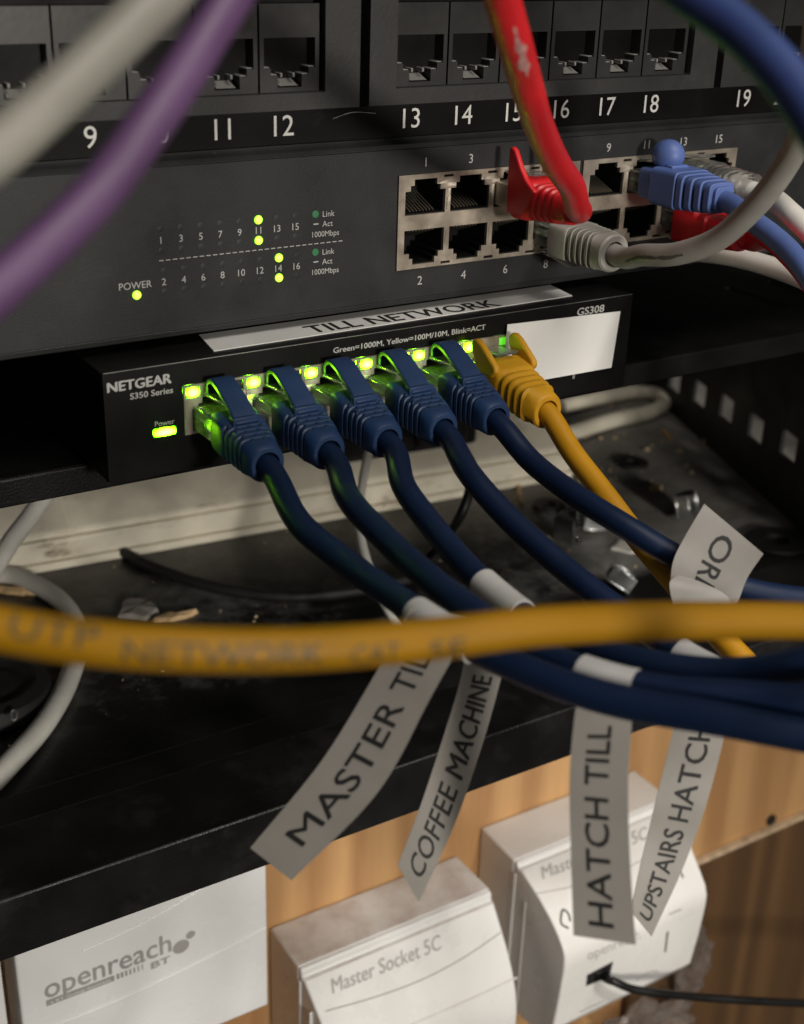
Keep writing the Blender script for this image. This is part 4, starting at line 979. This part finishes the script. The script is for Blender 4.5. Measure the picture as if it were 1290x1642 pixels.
b.tube(spline([Vector((x, 37.95, z)) for x, z in ((-90, -221.6), (-72, -219.4), (-56, -216.0), (-42, -211.5))], 1), .45, 16)
b.build('raised_line', K['socket_clean'], s1)
# sliver of a fourth socket at the far left edge
s0 = root('phone_socket', 'white socket mostly cut off by the left edge of the photo', 'telephone socket', (-158, YW, -240))
MB().box(-205, -114.6, 42, 57, -277, -190).build('face_plate', K['socket_clean'], s0, bevel=.8, seg=3)
MB().box(-203, -116, 57.1, YW-.1, -275, -191).build('back_box', mat('grey_back_box', (.25, .25, .24), .5), s0, bevel=.8)

PR = [(46.4, -274.2), (45, -275.2), (44.6, -278.0), (42.8, -278.4), (37.2, -284), (31, -290.5), (25.6, -297.5), (21.6, -305), (19.6, -313), (19.2, -321), (21, -333), (27, -350)]
def master_socket(x0, x1, label, m_, dz=0., PR=PR, tl=2.5, tr=3., yb=20., zb=-352):
    e = root('phone_socket', label, 'telephone socket', ((x0+x1)/2, YW, -300+dz))
    pr = [(a, z+dz) for a, z in PR]; zt = PR[0][1]+dz; zb += dz
    def xf(q):
        t = max(0, min(1, (46-q.y)/26)); k = (q.x-x0)/(x1-x0)
        return (q.x + tl*t*(1-k) - tr*t*k, q.y, q.z)
    MB().prism([(YW-.2, zt), (46.6, zt), (46.6, zb), (YW-.2, zb)], x0, x1, 'yz').build('back_box', m_, e, bevel=1.0, seg=3)
    fr = pr[3:]
    MB().prism(pr+[(46.5, zb)], x0+.2, x1-.2, 'yz').xf(xf).build('front_cover', m_, e, bevel=.7, seg=3, smooth=24)
    MB().box(x0-.3, x0+.6, 45.2, 46.9, zb+2, zt-6).build('side_ridge', m_, e, bevel=.3)
    MB().box(x0-.1, x0+4, 37.5, 38.3, zb+6, zt-15).build('side_ridge', m_, e, bevel=.2)
    def yz(z):
        for p, q in zip(pr, pr[1:]):
            if p[1] >= z >= q[1] and p[1] > q[1]: return p[0]+(q[0]-p[0])*(z-p[1])/(q[1]-p[1])
        return pr[-1][0]
    def onpx(px, py, lift=.15):
        v = P(px, py, 1.)-CAM; best = None
        for (y0, z0), (y1, z1) in zip(pr, pr[1:]):
            ny, nz = z1-z0, y0-y1; den = v.y*ny+v.z*nz
            if abs(den) < 1e-6: continue
            t = ((y0-CAM.y)*ny+(z0-CAM.z)*nz)/den; q = CAM+v*t
            L2 = (y1-y0)**2+(z1-z0)**2; a = ((q.y-y0)*(y1-y0)+(q.z-z0)*(z1-z0))/L2
            if -.02 <= a <= 1.02 and (best is None or t < best[0]): best = (t, q)
        return best[1]-v.normalized()*lift if best else P(px, py, y=20)
    return e, yz, onpx
e2, y2, on2 = master_socket(-7.6, 79.5, 'middle white master socket with a dusty stained top', K['socket'])
x0, x1 = 91.0, 175.0
e3, y3, on3 = master_socket(x0, x1, 'right white master socket with a black cable plugged into its front', K['socket_warm'], dz=6.5,
    PR=[(46.4, -271.0), (45, -272.0), (44.2, -273.6), (42.4, -273.2), (36, -275.4), (29, -278.2), (22, -282), (16.5, -286.2), (12.6, -290.4), (11.0, -294.5), (10.9, -300), (12.0, -316), (14.2, -334), (20, -343)], tl=0., tr=8., zb=-346)
W = x1-x0
jm = MB(); cr_ = [on3(*q) for q in ((942, 1564), (984, 1542), (978, 1567), (940, 1582))]
jm.add(cr_+[q+Vector((0, 3, 0)) for q in cr_], [(0,1,2,3),(7,6,5,4),(0,4,5,1),(1,5,6,2),(2,6,7,3),(3,7,4,0)]); jm.build('jack_opening', K['rubber'], e3)
def strip_text(on, e, text, left, right, h, m_, bold=0.):
    """lettering laid along the curved cover from one point to another, rising h on the picture side"""
    A0, B0 = on(*left), on(*right); A1 = on(left[0]-3, left[1]-h)
    B1 = on(right[0]-3, right[1]-h); W = (B0-A0).length; H = (A1-A0).length
    def fn(u, v):
        k = u/W; t = v/H
        return A0.lerp(B0, k).lerp(A1.lerp(B1, k), t)
    b = MB(); letters(b, text, fn, H, 'l', 0, H/2, width=W, bold=bold, sub=1); b.build('face_lettering', m_, e, smooth=0)
strip_text(on2, e2, 'Master Socket 5C', (534, 1594), (708, 1522), 25, K['socket_print'], .1)
strip_text(on3, e3, 'Master Socket 5C', (871, 1410), (1040, 1345), 21, K['socket_print'], .1)
strip_text(on3, e3, 'openreach', (944, 1540), (1028, 1505), 15, K['socket_print'])
def seam(on, e, pts, r, name, m_): MB().tube(spline([on(*q, lift=.02) for q in pts], 1), r, 8).build(name, m_, e)
seam(on2, e2, [(522, 1622), (606, 1598), (680, 1570), (744, 1536), (803, 1496)], .22, 'seam', K['seam'])
seam(on2, e2, [(640, 1652), (699, 1627), (765, 1598), (829, 1568)], .45, 'raised_line', K['socket'])
seam(on3, e3, [(858, 1434), (885, 1429), (914, 1423), (960, 1408), (1020, 1385), (1080, 1352)], .2, 'seam', K['seam'])
def mark(pts, r, name, m_): MB().tube(spline([on3(*q, lift=.0) for q in pts], .6), r*.6, 8).build(name, m_, e3)
dsm = mat('dark_symbol_print', (.06, .06, .06), .5)
mark([(1071, 1494), (1069, 1510), (1067, 1526)], .8, 'slot_mark', dsm)
mark([(931, 1622), (950, 1613), (970, 1604)], .7, 'printed_bar', K['socket_print'])
mark([(1021, 1572), (1032, 1562), (1045, 1557), (1056, 1557)], .55, 'arc_mark', K['socket_print'])
mark([(1073, 1466), (1083, 1462), (1093, 1458)], .6, 'printed_bar', K['socket_print'])
mark([(912, 1489), (901, 1482), (900, 1469), (904, 1459), (912, 1466), (915, 1478)], .8, 'cover_symbol', dsm)
mark([(1086, 1396), (1092, 1400), (1096, 1408)], .8, 'cover_symbol', dsm)
e = root('loose_cable', 'black cable plugged into the front of the right master socket', 'cable', (121, 8, -308))
c0 = on3(964, 1563)
cable(e, [c0+Vector((0, 6, .5)), c0+Vector((.5, -2, -.5)), P(985, 1574, y=4), P(1010, 1585, y=1), P(1050, 1592, y=-3), P(1130, 1600, y=-9), P(1220, 1606, y=-17), P(1330, 1611, y=-26)], 1.7, K['black'], far='e')
MB().box(c0.x-3.2, c0.x+3.2, c0.y-1, c0.y+5, c0.z-2.2, c0.z+2.6).build('plug', K['black'], e, bevel=.5)
# crumpled clear film wedged behind the right socket
def crumple(c, sx_, sy_, sz_, seed, label):
    random.seed(seed); bm = bmesh.new(); bmesh.ops.create_icosphere(bm, subdivisions=4, radius=1)
    from mathutils import noise
    for v_ in bm.verts:
        n_ = noise.noise(v_.co*2.3+Vector((seed, 0, 0)))*.55+abs(noise.noise(v_.co*6+Vector((seed, 3, 0))))*.4
        q = v_.co*(.75+n_); v_.co = Vector((q.x*sx_, q.y*sy_, q.z*sz_))
    mb = MB(); mb.v = [c+v_.co for v_ in bm.verts]; mb.f = [tuple(v_.index for v_ in f_.verts) for f_ in bm.faces]; bm.free()
    return tag(mb.build('crumpled_film', K['crumple'], origin=c, smooth=25), label, 'plastic film')
crumple(P(1112, 1545, y=56), 9, 8, 24, 3, 'crumpled clear plastic film wedged beside the right master socket')
crumple(P(1040, 1650, y=50), 28, 10, 13, 9, 'crumpled clear plastic film heaped below the right master socket')

for o in list(bpy.data.objects):
    if '_o' in o: del o['_o']
for M_ in bpy.data.materials:
    if 'nodes' in M_: del M_['nodes']
